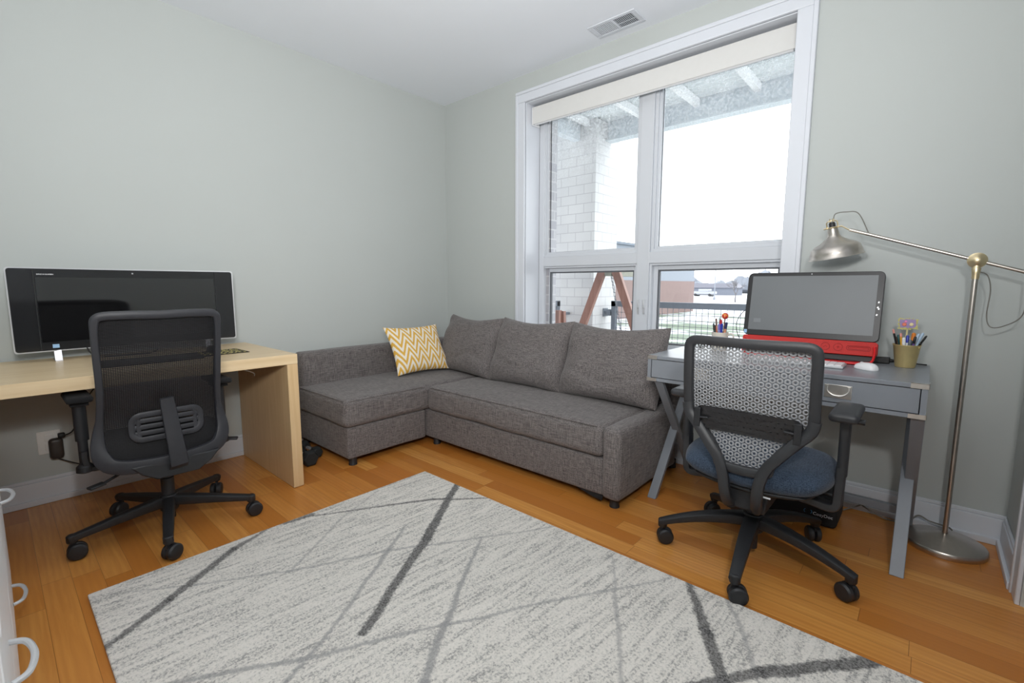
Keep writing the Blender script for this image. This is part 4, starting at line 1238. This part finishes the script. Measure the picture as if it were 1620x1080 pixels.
# craft sign on a stick
sg = thing('craft_sign', 'handmade purple foam sign with frayed yellow edge on a stick in the gold bucket', 'decoration', (GBX - .004, GBY + .02, gz))
M_PURP = plain('purple_foam', srgb(158, 140, 178), .9, var=.08, nscale=60); M_FRAY = plain('yellow_fray', srgb(196, 190, 120), .9, var=.2, nscale=90)
bm = BM(); box(bm, -.004, .002, -.001, .001, 0, .165); obj('stick', bm, plain('stick', srgb(200, 190, 140), .7), sg)
random.seed(3)
def frayed(w, h, n, amp, y0, y1_, cz):
    pts = []
    for k in range(n):
        a = 2 * PI * k / n; c_, s_ = math.cos(a), math.sin(a)
        rr = 1 / max(abs(c_) / w, abs(s_) / h) + random.uniform(-amp, amp)
        pts.append((rr * c_, cz + rr * s_))
    bm = BM(); prism(bm, pts, y0, y1_, lambda x, y, z: Vector((x, z, y))); return bm
obj('fringe', frayed(.033, .023, 44, .005, -.0012, .0008, .180), M_FRAY, sg, smooth=False)
obj('board', frayed(.027, .018, 30, .003, -.0025, -.0013, .181), M_PURP, sg, smooth=False)
for (x, z, c, w) in ((-.012, .177, (226, 120, 90), .008), (.012, .178, (232, 214, 160), .0075), (-.008, .190, (226, 130, 180), .005)):
    bm = BM(); lathe(bm, [(w, 0), (w * .8, .0025)], 12, (x, -.0026, z), Matrix.Rotation(PI / 2, 3, 'X')); obj('foam_bead', bm, C(*c), sg)

# mug with pens, near the window end
MGX, MGY = 2.515, -.20
mg = thing('mug', 'pale stoneware mug holding pens on the grey desk beside the window', 'mug', (MGX, MGY, gt + .001))
M_MUG = plain('mug_ceramic', srgb(214, 208, 196), .3, var=.03)
bm = BM(); lathe(bm, [(.034, 0), (.038, .004), (.041, .02), (.042, .085), (.044, .102), (.0425, .103), (.039, .085), (.037, .02), (.033, .008), (.001, .007)], 36); obj('cup', bm, M_MUG, mg, angle=50)
bm = BM(); tube(bm, catmull([(.040, .0, .090), (.056, .0, .097), (.068, .0, .088), (.069, 0, .065), (.058, 0, .040), (.041, 0, .030)], 6), .0045, 10); obj('handle', bm, M_MUG, mg)
MP = 'pens in the mug by the window'
mz = gt + .012
def mp_(dx, dy, tx, ty, tz, *a, **k): return pen(a[0], (MGX + dx, MGY + dy, mz), (MGX + tx, MGY + ty, gt + tz), *a[1:], **k)
mp_(-.015, 0, -.038, 0, .150, 'black pen leaning left in the mug', .0045, K_, C(52, 66, 72), group=MP)
mp_(-.016, -.01, -.030, -.01, .142, 'dark green marker at the left rim of the mug', .0065, C(40, 62, 60), K_, group=MP)
mp_(-.006, -.01, -.022, -.01, .178, 'brown pen standing tall in the mug', .0045, C(190, 110, 90), BR, group=MP)
mp_(-.004, .01, -.010, .012, .182, 'pale grey pen at the back of the mug', .0045, C(190, 200, 196), C(170, 190, 186), group=MP)
mp_(0, .0, -.002, .0, .176, 'peach pen in the middle of the mug', .0045, C(226, 180, 150), GR, group=MP)
mp_(.002, -.014, -.002, -.016, .150, 'lilac pen at the front of the mug', .0060, C(150, 150, 200), C(120, 110, 190), group=MP)
mp_(.004, -.01, .004, -.01, .172, 'red marker in the middle of the mug', .0065, RD, RD, group=MP)
mp_(.008, -.014, .012, -.016, .152, 'blue pen at the front of the mug', .0060, BL, BL, group=MP)
mp_(.014, .0, .026, .0, .148, 'dark red pen at the right of the mug', .0055, C(140, 60, 50), C(170, 70, 60), group=MP)
mp_(.014, -.008, .034, -.01, .160, 'peach pen with navy cap at the right rim of the mug', .0060, C(214, 150, 120), C(36, 44, 90), group=MP)
lp = thing('ball_topped_stick', 'stick topped with a red and yellow ball standing in the mug', 'toy', (MGX + .012, MGY + .008, mz))
bm = BM(); tube(bm, [(0, 0, 0), (.006, .002, .168)], .0035, 8); obj('stick', bm, BR, lp)
bt = NT('red_yellow_ball'); co = bt.coords(); bt.col(bt.ramp(bt.noise(co, 45, 1), [(.40, srgb(206, 52, 60)), (.5, srgb(236, 180, 70)), (.58, srgb(200, 60, 60))])); bt.p(rough=.4)
bm = BM(); bmesh.ops.create_uvsphere(bm, u_segments=20, v_segments=12, radius=.0175, matrix=Matrix.Translation((.006, .002, .180))); obj('ball', bm, bt.m, lp)
bm = BM(); box(bm, -.012, .012, -.006, .006, 0, .012)
o = obj('small_clip', bm, M_CABLE, bevel=.002); o.location = (2.405, -.16, gt + .001); tag(o, 'tiny black clip on the grey desk left of the mug', 'clip')

# black foot rest / case under the desk with lettering
ft = thing('foot_rest', 'black soft foot rest with white lettering on the floor under the grey desk', 'foot rest', (2.90, -.33, 0))
bm = BM(); softbox(bm, -.235, .222, -.02, .20, .002, .150, r=.022, bulge=(.004, .004, .006), n=8, wob=.003); obj('cushion', bm, M_BLACKCLOTH, ft)
bm = BM(); softbox(bm, -.232, .219, .0, .19, .148, .168, r=.009, n=4); obj('top_pad', bm, M_BLK, ft)
M_LET = plain('lettering_white', srgb(205, 208, 214), .6, var=0); M_LETB = plain('lettering_blue', srgb(70, 130, 170), .6, var=0)
text_mesh('lettering', 'CozyDoc', .0205, M_LET, ft, Matrix.Translation((.128, -.0285, .056)) @ Matrix.Rotation(PI / 2, 4, 'X'))
for s in (-1, 1):
    bm = BM()
    tube(bm, [(.108 + s * .008 + s * .008 * math.cos(a), -.0275, .066 + .009 * math.sin(a)) for a in [(-1.2 + .3 * k) for k in range(9)]], .0016, 6)
    obj('logo', bm, M_LETB, ft)
bm = BM(); tube(bm, catmull([(3.12, -.10, .012), (3.19, -.06, .05), (3.22, -.045, .085), (3.17, -.06, .06), (3.28, -.09, .02), (3.36, -.07, .025), (3.40, -.05, .06), (3.44, -.06, .050), (3.50, -.075, .050), (3.515, -.10, .05)], 8), .0035, 8)
tag(obj('lamp_cable', bm, M_GCABLE), 'grey cable trailing along the baseboard from the foot rest to the floor lamp', 'cable')

# ------------------------------------------------------------------ floor lamp
LX_, LY_ = 3.490, -.178
fl = thing('floor_lamp', 'brushed nickel task floor lamp with brass joints arching over the red computer', 'floor lamp', (LX_, LY_, 0))
bm = BM(); lathe(bm, [(.138, 0), (.140, .004), (.140, .020), (.136, .026), (.08, .040), (.030, .055), (.012, .060)], 64); obj('base', bm, M_NICKEL, fl)
JZ = 1.229
bm = BM(); tube(bm, [(0, 0, .055), (0, 0, JZ - .05)], .0095, 20); obj('pole', bm, M_NICKEL, fl)
bm = BM(); lathe(bm, [(.0115, JZ - .075), (.0125, JZ - .05), (.015, JZ - .032), (.012, JZ - .026), (.012, JZ - .018)], 24)
lathe(bm, [(0, -.014), (.018, -.013), (.030, -.009), (.031, .006), (.022, .010), (.016, .017), (.004, .021)], 28, (0, 0, JZ), Matrix.Rotation(PI / 2, 3, 'X'))
obj('joint', bm, M_BRASS, fl)
A0 = Vector((-.434, 0, .155)); dirA = A0.normalized()
bm = BM(); tube(bm, [A0 + Vector((0, 0, JZ)), Vector((0, 0, JZ)) - dirA * .16], .0072, 14); obj('arm', bm, M_NICKEL, fl)
# shade: axis tilted
sh_c = Vector((-.500, -.0, JZ + .165))
Rs = Matrix.Rotation(math.radians(10), 3, 'Y') @ Matrix.Rotation(math.radians(-6), 3, 'X')
Rs = Matrix.Rotation(math.radians(-9), 3, 'Y') @ Matrix.Rotation(math.radians(8), 3, 'X')
prof = [(.020, 0), (.0215, -.010), (.024, -.030), (.030, -.044), (.052, -.062), (.080, -.078), (.092, -.090), (.098, -.110), (.101, -.128), (.106, -.133), (.104, -.1335), (.099, -.128), (.096, -.110), (.090, -.091), (.078, -.080), (.050, -.064), (.028, -.046), (.021, -.030), (.018, -.002)]
prof = [(r * (1.07 if z < -.03 else 1), z) for r, z in prof]
bm = BM(); lathe(bm, prof, 56, sh_c, Rs, close=True); shade = obj('lamp_shade', bm, M_NICKEL, fl, angle=50)
bm = BM(); lathe(bm, [(0, .0), (.020, .0), (.0215, .004), (.018, .008), (0, .008)], 28, sh_c, Rs)
# bracket loop
for s in (-1, 1): tube(bm, [sh_c + Rs @ Vector((s * .022, 0, 0)), sh_c + Rs @ Vector((s * .021, 0, .030)), sh_c + Rs @ Vector((s * .014, 0, .036)), sh_c + Rs @ Vector((0, 0, .037))], .0028, 8)
for s in (-1, 1): tube(bm, [sh_c + Rs @ Vector((s * .006, 0, .028)), sh_c + Rs @ Vector((s * .006, 0, .046))], .003, 8)
tube(bm, [sh_c + Rs @ Vector((-.035, 0, .004)), sh_c + Rs @ Vector((.035, 0, .004)), A0 + Vector((-.002, 0, JZ))], .0032, 8)
obj('shade_bracket', bm, M_BRASS, fl)
bm = BM(); lathe(bm, [(0, .006), (.013, .008), (.013, .024), (.009, .030), (0, .030)], 20, sh_c, Rs); obj('socket', bm, M_BLK, fl)
bm = BM(); lathe(bm, [(0.0, -.09), (.018, -.082), (.026, -.066), (.018, -.042), (.012, -.02), (.012, 0)], 20, sh_c, Rs); obj('bulb', bm, M_WHITEP, fl)
hook = Vector((0, 0, JZ)) - dirA * -.385
bm = BM(); tube(bm, catmull([sh_c + Vector((0, 0, .044)), sh_c + Vector((.008, 0, .068)), sh_c + Vector((.05, 0, .072)), sh_c + Vector((.095, 0, .060)), hook + Vector((0, 0, .006))], 8), .0022, 8); obj('upper_cord', bm, M_GCABLE, fl)
bm = BM(); tube(bm, catmull([(.008, .0, JZ - .045), (.035, .01, JZ - .06), (.050, .03, JZ - .12), (.048, .04, JZ - .22), (.062, .04, JZ - .268), (.10, .03, JZ - .262), (.145, .01, JZ - .215), (.150, 0, JZ - .10), (.148, 0, JZ - .058)], 8), .0022, 8); obj('side_cord', bm, M_GCABLE, fl)

# ------------------------------------------------------------------ outside
M_BRICKW = NT('white_brick'); t = M_BRICKW; P = t.pos(); x, y, z = t.sep(P)
br = t.n('ShaderNodeTexBrick'); t.l(t.comb(t.math('ADD', x, y), z), br.inputs['Vector'])
for k_, v_ in (('Scale', 1.0), ('Mortar Size', .004), ('Mortar Smooth', .1), ('Brick Width', .20), ('Row Height', .10)): br.inputs[k_].default_value = v_
br.inputs['Color1'].default_value = srgb(206, 206, 206); br.inputs['Color2'].default_value = srgb(198, 198, 199); br.inputs['Mortar'].default_value = srgb(178, 177, 180)
t.col(br.outputs['Color']); t.p(rough=.9); t.bump(br.outputs['Fac'], -.3, .004)
M_BRICKW = t.m
t = NT('grey_brick'); P = t.pos(); x, y, z = t.sep(P); br = t.n('ShaderNodeTexBrick'); t.l(t.comb(t.math('ADD', x, y), z), br.inputs['Vector'])
for k_, v_ in (('Scale', 1.0), ('Mortar Size', .006), ('Brick Width', .20), ('Row Height', .075)): br.inputs[k_].default_value = v_
br.inputs['Color1'].default_value = srgb(176, 176, 180); br.inputs['Color2'].default_value = srgb(160, 160, 166); br.inputs['Mortar'].default_value = srgb(188, 188, 190)
t.col(br.outputs['Color']); t.p(rough=.9); M_BRICKG = t.m
# exterior face of the house wall
bm = BM()
EX0, EX1 = 1.026, 2.76
box(bm, -.8, EX0, .20, .30, -.3, 3.4); box(bm, EX1, 4.5, .20, .30, -.3, 3.4); box(bm, EX0, EX1, .22, .30, -.3, .64); box(bm, EX0, EX1, .22, .30, 2.5, 3.4)
struct('wall_exterior', bm, M_BRICKG, smooth=False)
bm = BM(); box(bm, -1.2, 6.0, .30, 2.05, -.30, -.12)
struct('trim_4', bm, plain('patio_concrete', srgb(190, 188, 186), .8), smooth=False)
bm = BM(); box(bm, .06, .642, 1.50, 1.977, -.115, 2.845)
tag(obj('brick_pillar', bm, M_BRICKW, smooth=False), 'white painted brick pillar outside the left window pane', 'pillar')
# overhead deck: corrugated soffit, joists, fascia beams
dkk = thing('overhead_deck', 'white metal balcony deck with joists above the patio outside the window', 'balcony', (0, 0, 2.82))
M_DECK = plain('deck_white_steel', srgb(226, 232, 234), .6, var=.03); M_FASC = plain('deck_fascia', srgb(206, 214, 220), .6, var=.03, nscale=14)
bm = BM(); n = 70; y0_, y1_ = .32, 1.80
rows = [[bm.verts.new((x_, y0_ + (y1_ - y0_) * k / n, .03 + (.014 if (k // 2) % 2 else 0))) for x_ in (-.6, 6.0)] for k in range(n + 1)]
for k in range(n): bm.faces.new((rows[k][0], rows[k][1], rows[k + 1][1], rows[k + 1][0]))
obj('soffit', bm, M_DECK, dkk, smooth=False)
for x_ in (.53, 1.06, 1.59, 2.11, 2.64, 3.17, 3.70):
    bm = BM(); box(bm, x_ - .025, x_ + .025, .32, 1.72, -.035, .03); obj('joist', bm, plain('joist_white', srgb(246, 247, 248), .6), dkk, smooth=False)
bm = BM(); box(bm, .644, 6.0, 1.72, 1.80, -.168, .05); box(bm, .644, 6.0, 1.68, 1.72, -.168, -.155); obj('fascia_beam', bm, M_FASC, dkk, smooth=False)
bm = BM(); box(bm, .36, .44, .32, 1.498, -.165, .05); obj('side_beam', bm, M_FASC, dkk, smooth=False)
bm = BM(); box(bm, -.6, 6.0, .32, 1.80, .05, .10); obj('deck_slab', bm, M_DECK, dkk, smooth=False)
# railing with wire mesh
M_RAIL = plain('railing_grey', srgb(112, 120, 130), .5, var=.04); M_WIRE = plain('railing_wire', srgb(112, 117, 124), .5)
def railing(label, p0, p1, posts, loc):
    rl = thing('balcony_railing', label, 'railing', loc)
    d = Vector(p1) - Vector(p0); L = d.length; u = d.normalized()
    at_ = lambda s, z: Vector(p0) + u * s + Vector((0, 0, z))
    bm = BM(); bar(bm, at_(0, 1.045), at_(L, 1.045), .05, .060); obj('top_rail', bm, M_RAIL, rl, smooth=False)
    bm = BM(); bar(bm, at_(0, .10), at_(L, .10), .04, .04); obj('bottom_rail', bm, M_RAIL, rl, smooth=False)
    for s in posts: 
        bm = BM(); bar(bm, at_(s, 0), at_(s, 1.07), .05, .05, tuple(u)); obj('post', bm, M_RAIL, rl, smooth=False)
    bm = BM()
    k = 0.0
    while k < L: bar(bm, at_(k, .11), at_(k, 1.02), .0045, .0045, tuple(u)); k += .058
    z = .14
    while z < 1.0: bar(bm, at_(0, z), at_(L, z), .0045, .0045); z += .058
    obj('wire_mesh', bm, M_WIRE, rl, smooth=False)
    return rl
r1 = railing('grey railing with square wire mesh along the far edge of the patio', (0, 0, 0), (4.2, 0, 0), (.028, 1.9, 4.1), (.735, 1.75, -.118))
bm = BM(); box(bm, -.092, .0, -.03, .03, .93, .96); box(bm, -.092, -.076, -.045, .045, .90, .99); box(bm, -.05, .0, -.04, .04, .91, .98); obj('wall_bracket', bm, M_RAIL, r1, smooth=False)
r2_ = railing('grey side railing with square wire mesh left of the white brick pillar', (0, 0, 0), (0, 1.02, 0), (.99,), (.285, .34, -.118))
bm = BM(); box(bm, -.03, .03, 1.02, 1.042, .90, .96); box(bm, -.02, .06, 1.02, 1.157, .92, .945); obj('wall_bracket', bm, M_RAIL, r2_, smooth=False)
# porch swing A-frame
sw = thing('porch_swing', 'reddish wooden A-frame of a porch swing with a hanging chain outside the window', 'swing', (1.12, 1.0, -.118))
M_CEDAR = wood_mat('cedar', srgb(142, 104, 92), srgb(160, 122, 110), 2)
for s in (-1, 1):
    bm = BM(); bar(bm, (s * .62, 0, .0), (s * .045, 0, 1.44), .075, .040, (0, 1, 0), None, None); 
    for v in bm.verts:
        if v.co.z < .06: v.co.z = 0.0
    obj('leg', bm, M_CEDAR, sw, smooth=False)
bm = BM(); box(bm, -.035, .035, -.02, .55, 1.33, 1.44); obj('beam_block', bm, plain('weathered_wood', srgb(150, 150, 138), .8), sw, smooth=False)
bm = BM()
for k in range(16):
    z = 1.33 - k * .034; x_ = -.03 + k * .0075
    pts = [(x_ + (.008 * math.cos(a) if k % 2 else 0), .10 + (0 if k % 2 else .008 * math.cos(a)), z + .021 * math.sin(a)) for a in [2 * PI * j / 10 for j in range(10)]]
    tube(bm, pts, .003, 5, closed=True)
ch_ = obj('chain', bm, M_WIRE, sw)
bm = BM(); bar(bm, (-.44, .0, .42), (.44, .0, .42), .05, .08); obj('cross_brace', bm, M_CEDAR, sw, smooth=False)
sb = thing('swing_bench', 'wooden bench arm of the porch swing low outside the left pane', 'bench', (.62, 1.12, -.118))
bm = BM(); bar(bm, (-.17, .0, 0), (-.16, 0, .985), .05, .05, (0, 1, 0)); bar(bm, (-.09, .05, 0), (-.14, .05, .975), .05, .04, (0, 1, 0)); obj('back_post', bm, M_CEDAR, sb, smooth=False)
bm = BM(); box(bm, -.20, .12, .08, .14, .38, .42); obj('seat_slat', bm, M_CEDAR, sb, smooth=False)

# ground, snow, building, trees
gm = NT('snowy_lawn'); P = gm.pos(); x, y, z = gm.sep(P)
n1 = gm.noise(gm.mapping(P, (.22, .6, 1)), 1, 4, .6)
near = gm.math('GREATER_THAN', gm.math('ADD', y, gm.math('MULTIPLY', n1, 14)), 34)
f = gm.math('MAXIMUM', gm.ramp(n1, [(.47, (0, 0, 0)), (.53, (1, 1, 1))]), near)
gm.col(gm.mix(f, srgb(100, 112, 96), srgb(200, 202, 208))); gm.p(rough=.95)
bm = BM(); box(bm, -160, 160, 2.06, 260, -.70, -.60)
g_ = obj('ground', bm, gm.m, smooth=False); g_['kind'] = 'structure'
t = NT('school_brick'); P = t.pos(); x, y, z = t.sep(P)
t.col(t.mix(t.math('GREATER_THAN', z, 1.36), srgb(196, 164, 158), srgb(196, 200, 206))); t.p(rough=.9)
nb = thing('brick_building', 'long brick building with pale upper storey beyond the railing', 'building', (-8.5, 22, -.60))
bm = BM(); box(bm, -9, 0, -14, 6.8, 0, 1.99); obj('lower_wall', bm, plain('pink_brick', srgb(122, 104, 100), .9, var=.04, nscale=3), nb, smooth=False)
bm = BM(); box(bm, -9, -.02, -14, 6.78, 1.99, 3.78); obj('upper_wall', bm, plain('pale_panel', srgb(128, 134, 142), .9, var=.02), nb, smooth=False)
bm = BM(); box(bm, -9.1, .1, -14.1, 6.9, 3.78, 3.90); obj('roof_edge', bm, plain('roof_grey', srgb(104, 112, 122), .8), nb, smooth=False)
db = thing('distant_house', 'low haze-grey house far across the snow beyond the railing', 'building', (-25.8, 85.3, -.60))  # distance haze is painted into the wall and roof greys
bm = BM(); box(bm, -4, 4, -2, 2, 0, 1.3); obj('wall', bm, plain('far_wall_haze', srgb(108, 112, 122), .9), db, smooth=False)
bm = BM(); prism(bm, [(-4.3, 1.3), (4.3, 1.3), (3.2, 2.1), (-3.2, 2.1)], -2.3, 2.3, lambda x, y, z: Vector((x, z, y))); obj('roof', bm, plain('far_roof_haze', srgb(116, 116, 124), .9), db, smooth=False)
trk = thing('white_truck', 'white truck parked far across the snow left of the lamp post', 'truck', (-23.6, 73.5, -.60))
bm = BM(); box(bm, -1.7, 1.7, -.8, .8, .35, .75); box(bm, -.7, .9, -.75, .75, .75, 1.15); obj('body', bm, plain('truck_paint', srgb(150, 152, 158), .5), trk, bevel=.05)
bm = BM(); box(bm, -1.6, 1.6, -.75, .75, .18, .34); obj('chassis', bm, M_GASKET, trk, smooth=False)
for x_ in (-1.1, 1.1):
    bm = BM(); tube(bm, [(x_, -.82, .22), (x_, .82, .22)], .22, 16); obj('wheel_pair', bm, M_BLK, trk)
bm = BM(); tube(bm, [(0, 0, 0), (0, 0, 3.7)], .06, 8); box(bm, -.12, .12, -.12, .12, 0, .3)
o = obj('lamp_post', bm, plain('post_grey', srgb(122, 126, 134), .6)); o.location = (-16.1, 55.7, -.60)
tag(o, 'tall thin pale lamp post standing in the snow beyond the railing', 'lamp post')
M_TREE = plain('bare_branches', srgb(104, 102, 104), .9, var=.1)
def tree(label, loc, H, seed, depth=6):
    rnd = random.Random(seed); t = thing('bare_tree', label, 'tree', loc, 0, 'bare trees beyond the snow')
    tr, brn = BM(), BM()
    def grow(p, d, L, r, k):
        q = p + d * L
        tube(tr if k == 0 else brn, [p, (p + q) / 2 + Vector((rnd.uniform(-1, 1), rnd.uniform(-1, 1), 0)) * L * .05, q], [r, r * .85, r * .7], 5 if k < 3 else 3, cap=False)
        if k >= depth: return
        for j in range(3 if k < 4 else 2):
            nd = (d + Vector((rnd.uniform(-1, 1), rnd.uniform(-1, 1), rnd.uniform(-.25, .45))) * (.70 if k else .75)).normalized()
            grow(q, nd, L * rnd.uniform(.62, .82), r * .62, k + 1)
    grow(Vector((0, 0, 0)), Vector((0, 0, 1)), H * .17, H * .020, 0)
    obj('trunk', tr, M_TREE, t); obj('branches', brn, M_TREE, t)
tree('bare spreading tree just left of the red computer outside the window', (-11.5, 48.2, -.60), 4.3, 4)
tree('second bare tree hidden partly behind the red computer', (-8.4, 45.3, -.60), 3.8, 9)
hz = NT('tree_belt'); hz.col(srgb(122, 126, 134)); hz.p(rough=1)  # flat grey with the far haze put into the tree colour
random.seed(11)
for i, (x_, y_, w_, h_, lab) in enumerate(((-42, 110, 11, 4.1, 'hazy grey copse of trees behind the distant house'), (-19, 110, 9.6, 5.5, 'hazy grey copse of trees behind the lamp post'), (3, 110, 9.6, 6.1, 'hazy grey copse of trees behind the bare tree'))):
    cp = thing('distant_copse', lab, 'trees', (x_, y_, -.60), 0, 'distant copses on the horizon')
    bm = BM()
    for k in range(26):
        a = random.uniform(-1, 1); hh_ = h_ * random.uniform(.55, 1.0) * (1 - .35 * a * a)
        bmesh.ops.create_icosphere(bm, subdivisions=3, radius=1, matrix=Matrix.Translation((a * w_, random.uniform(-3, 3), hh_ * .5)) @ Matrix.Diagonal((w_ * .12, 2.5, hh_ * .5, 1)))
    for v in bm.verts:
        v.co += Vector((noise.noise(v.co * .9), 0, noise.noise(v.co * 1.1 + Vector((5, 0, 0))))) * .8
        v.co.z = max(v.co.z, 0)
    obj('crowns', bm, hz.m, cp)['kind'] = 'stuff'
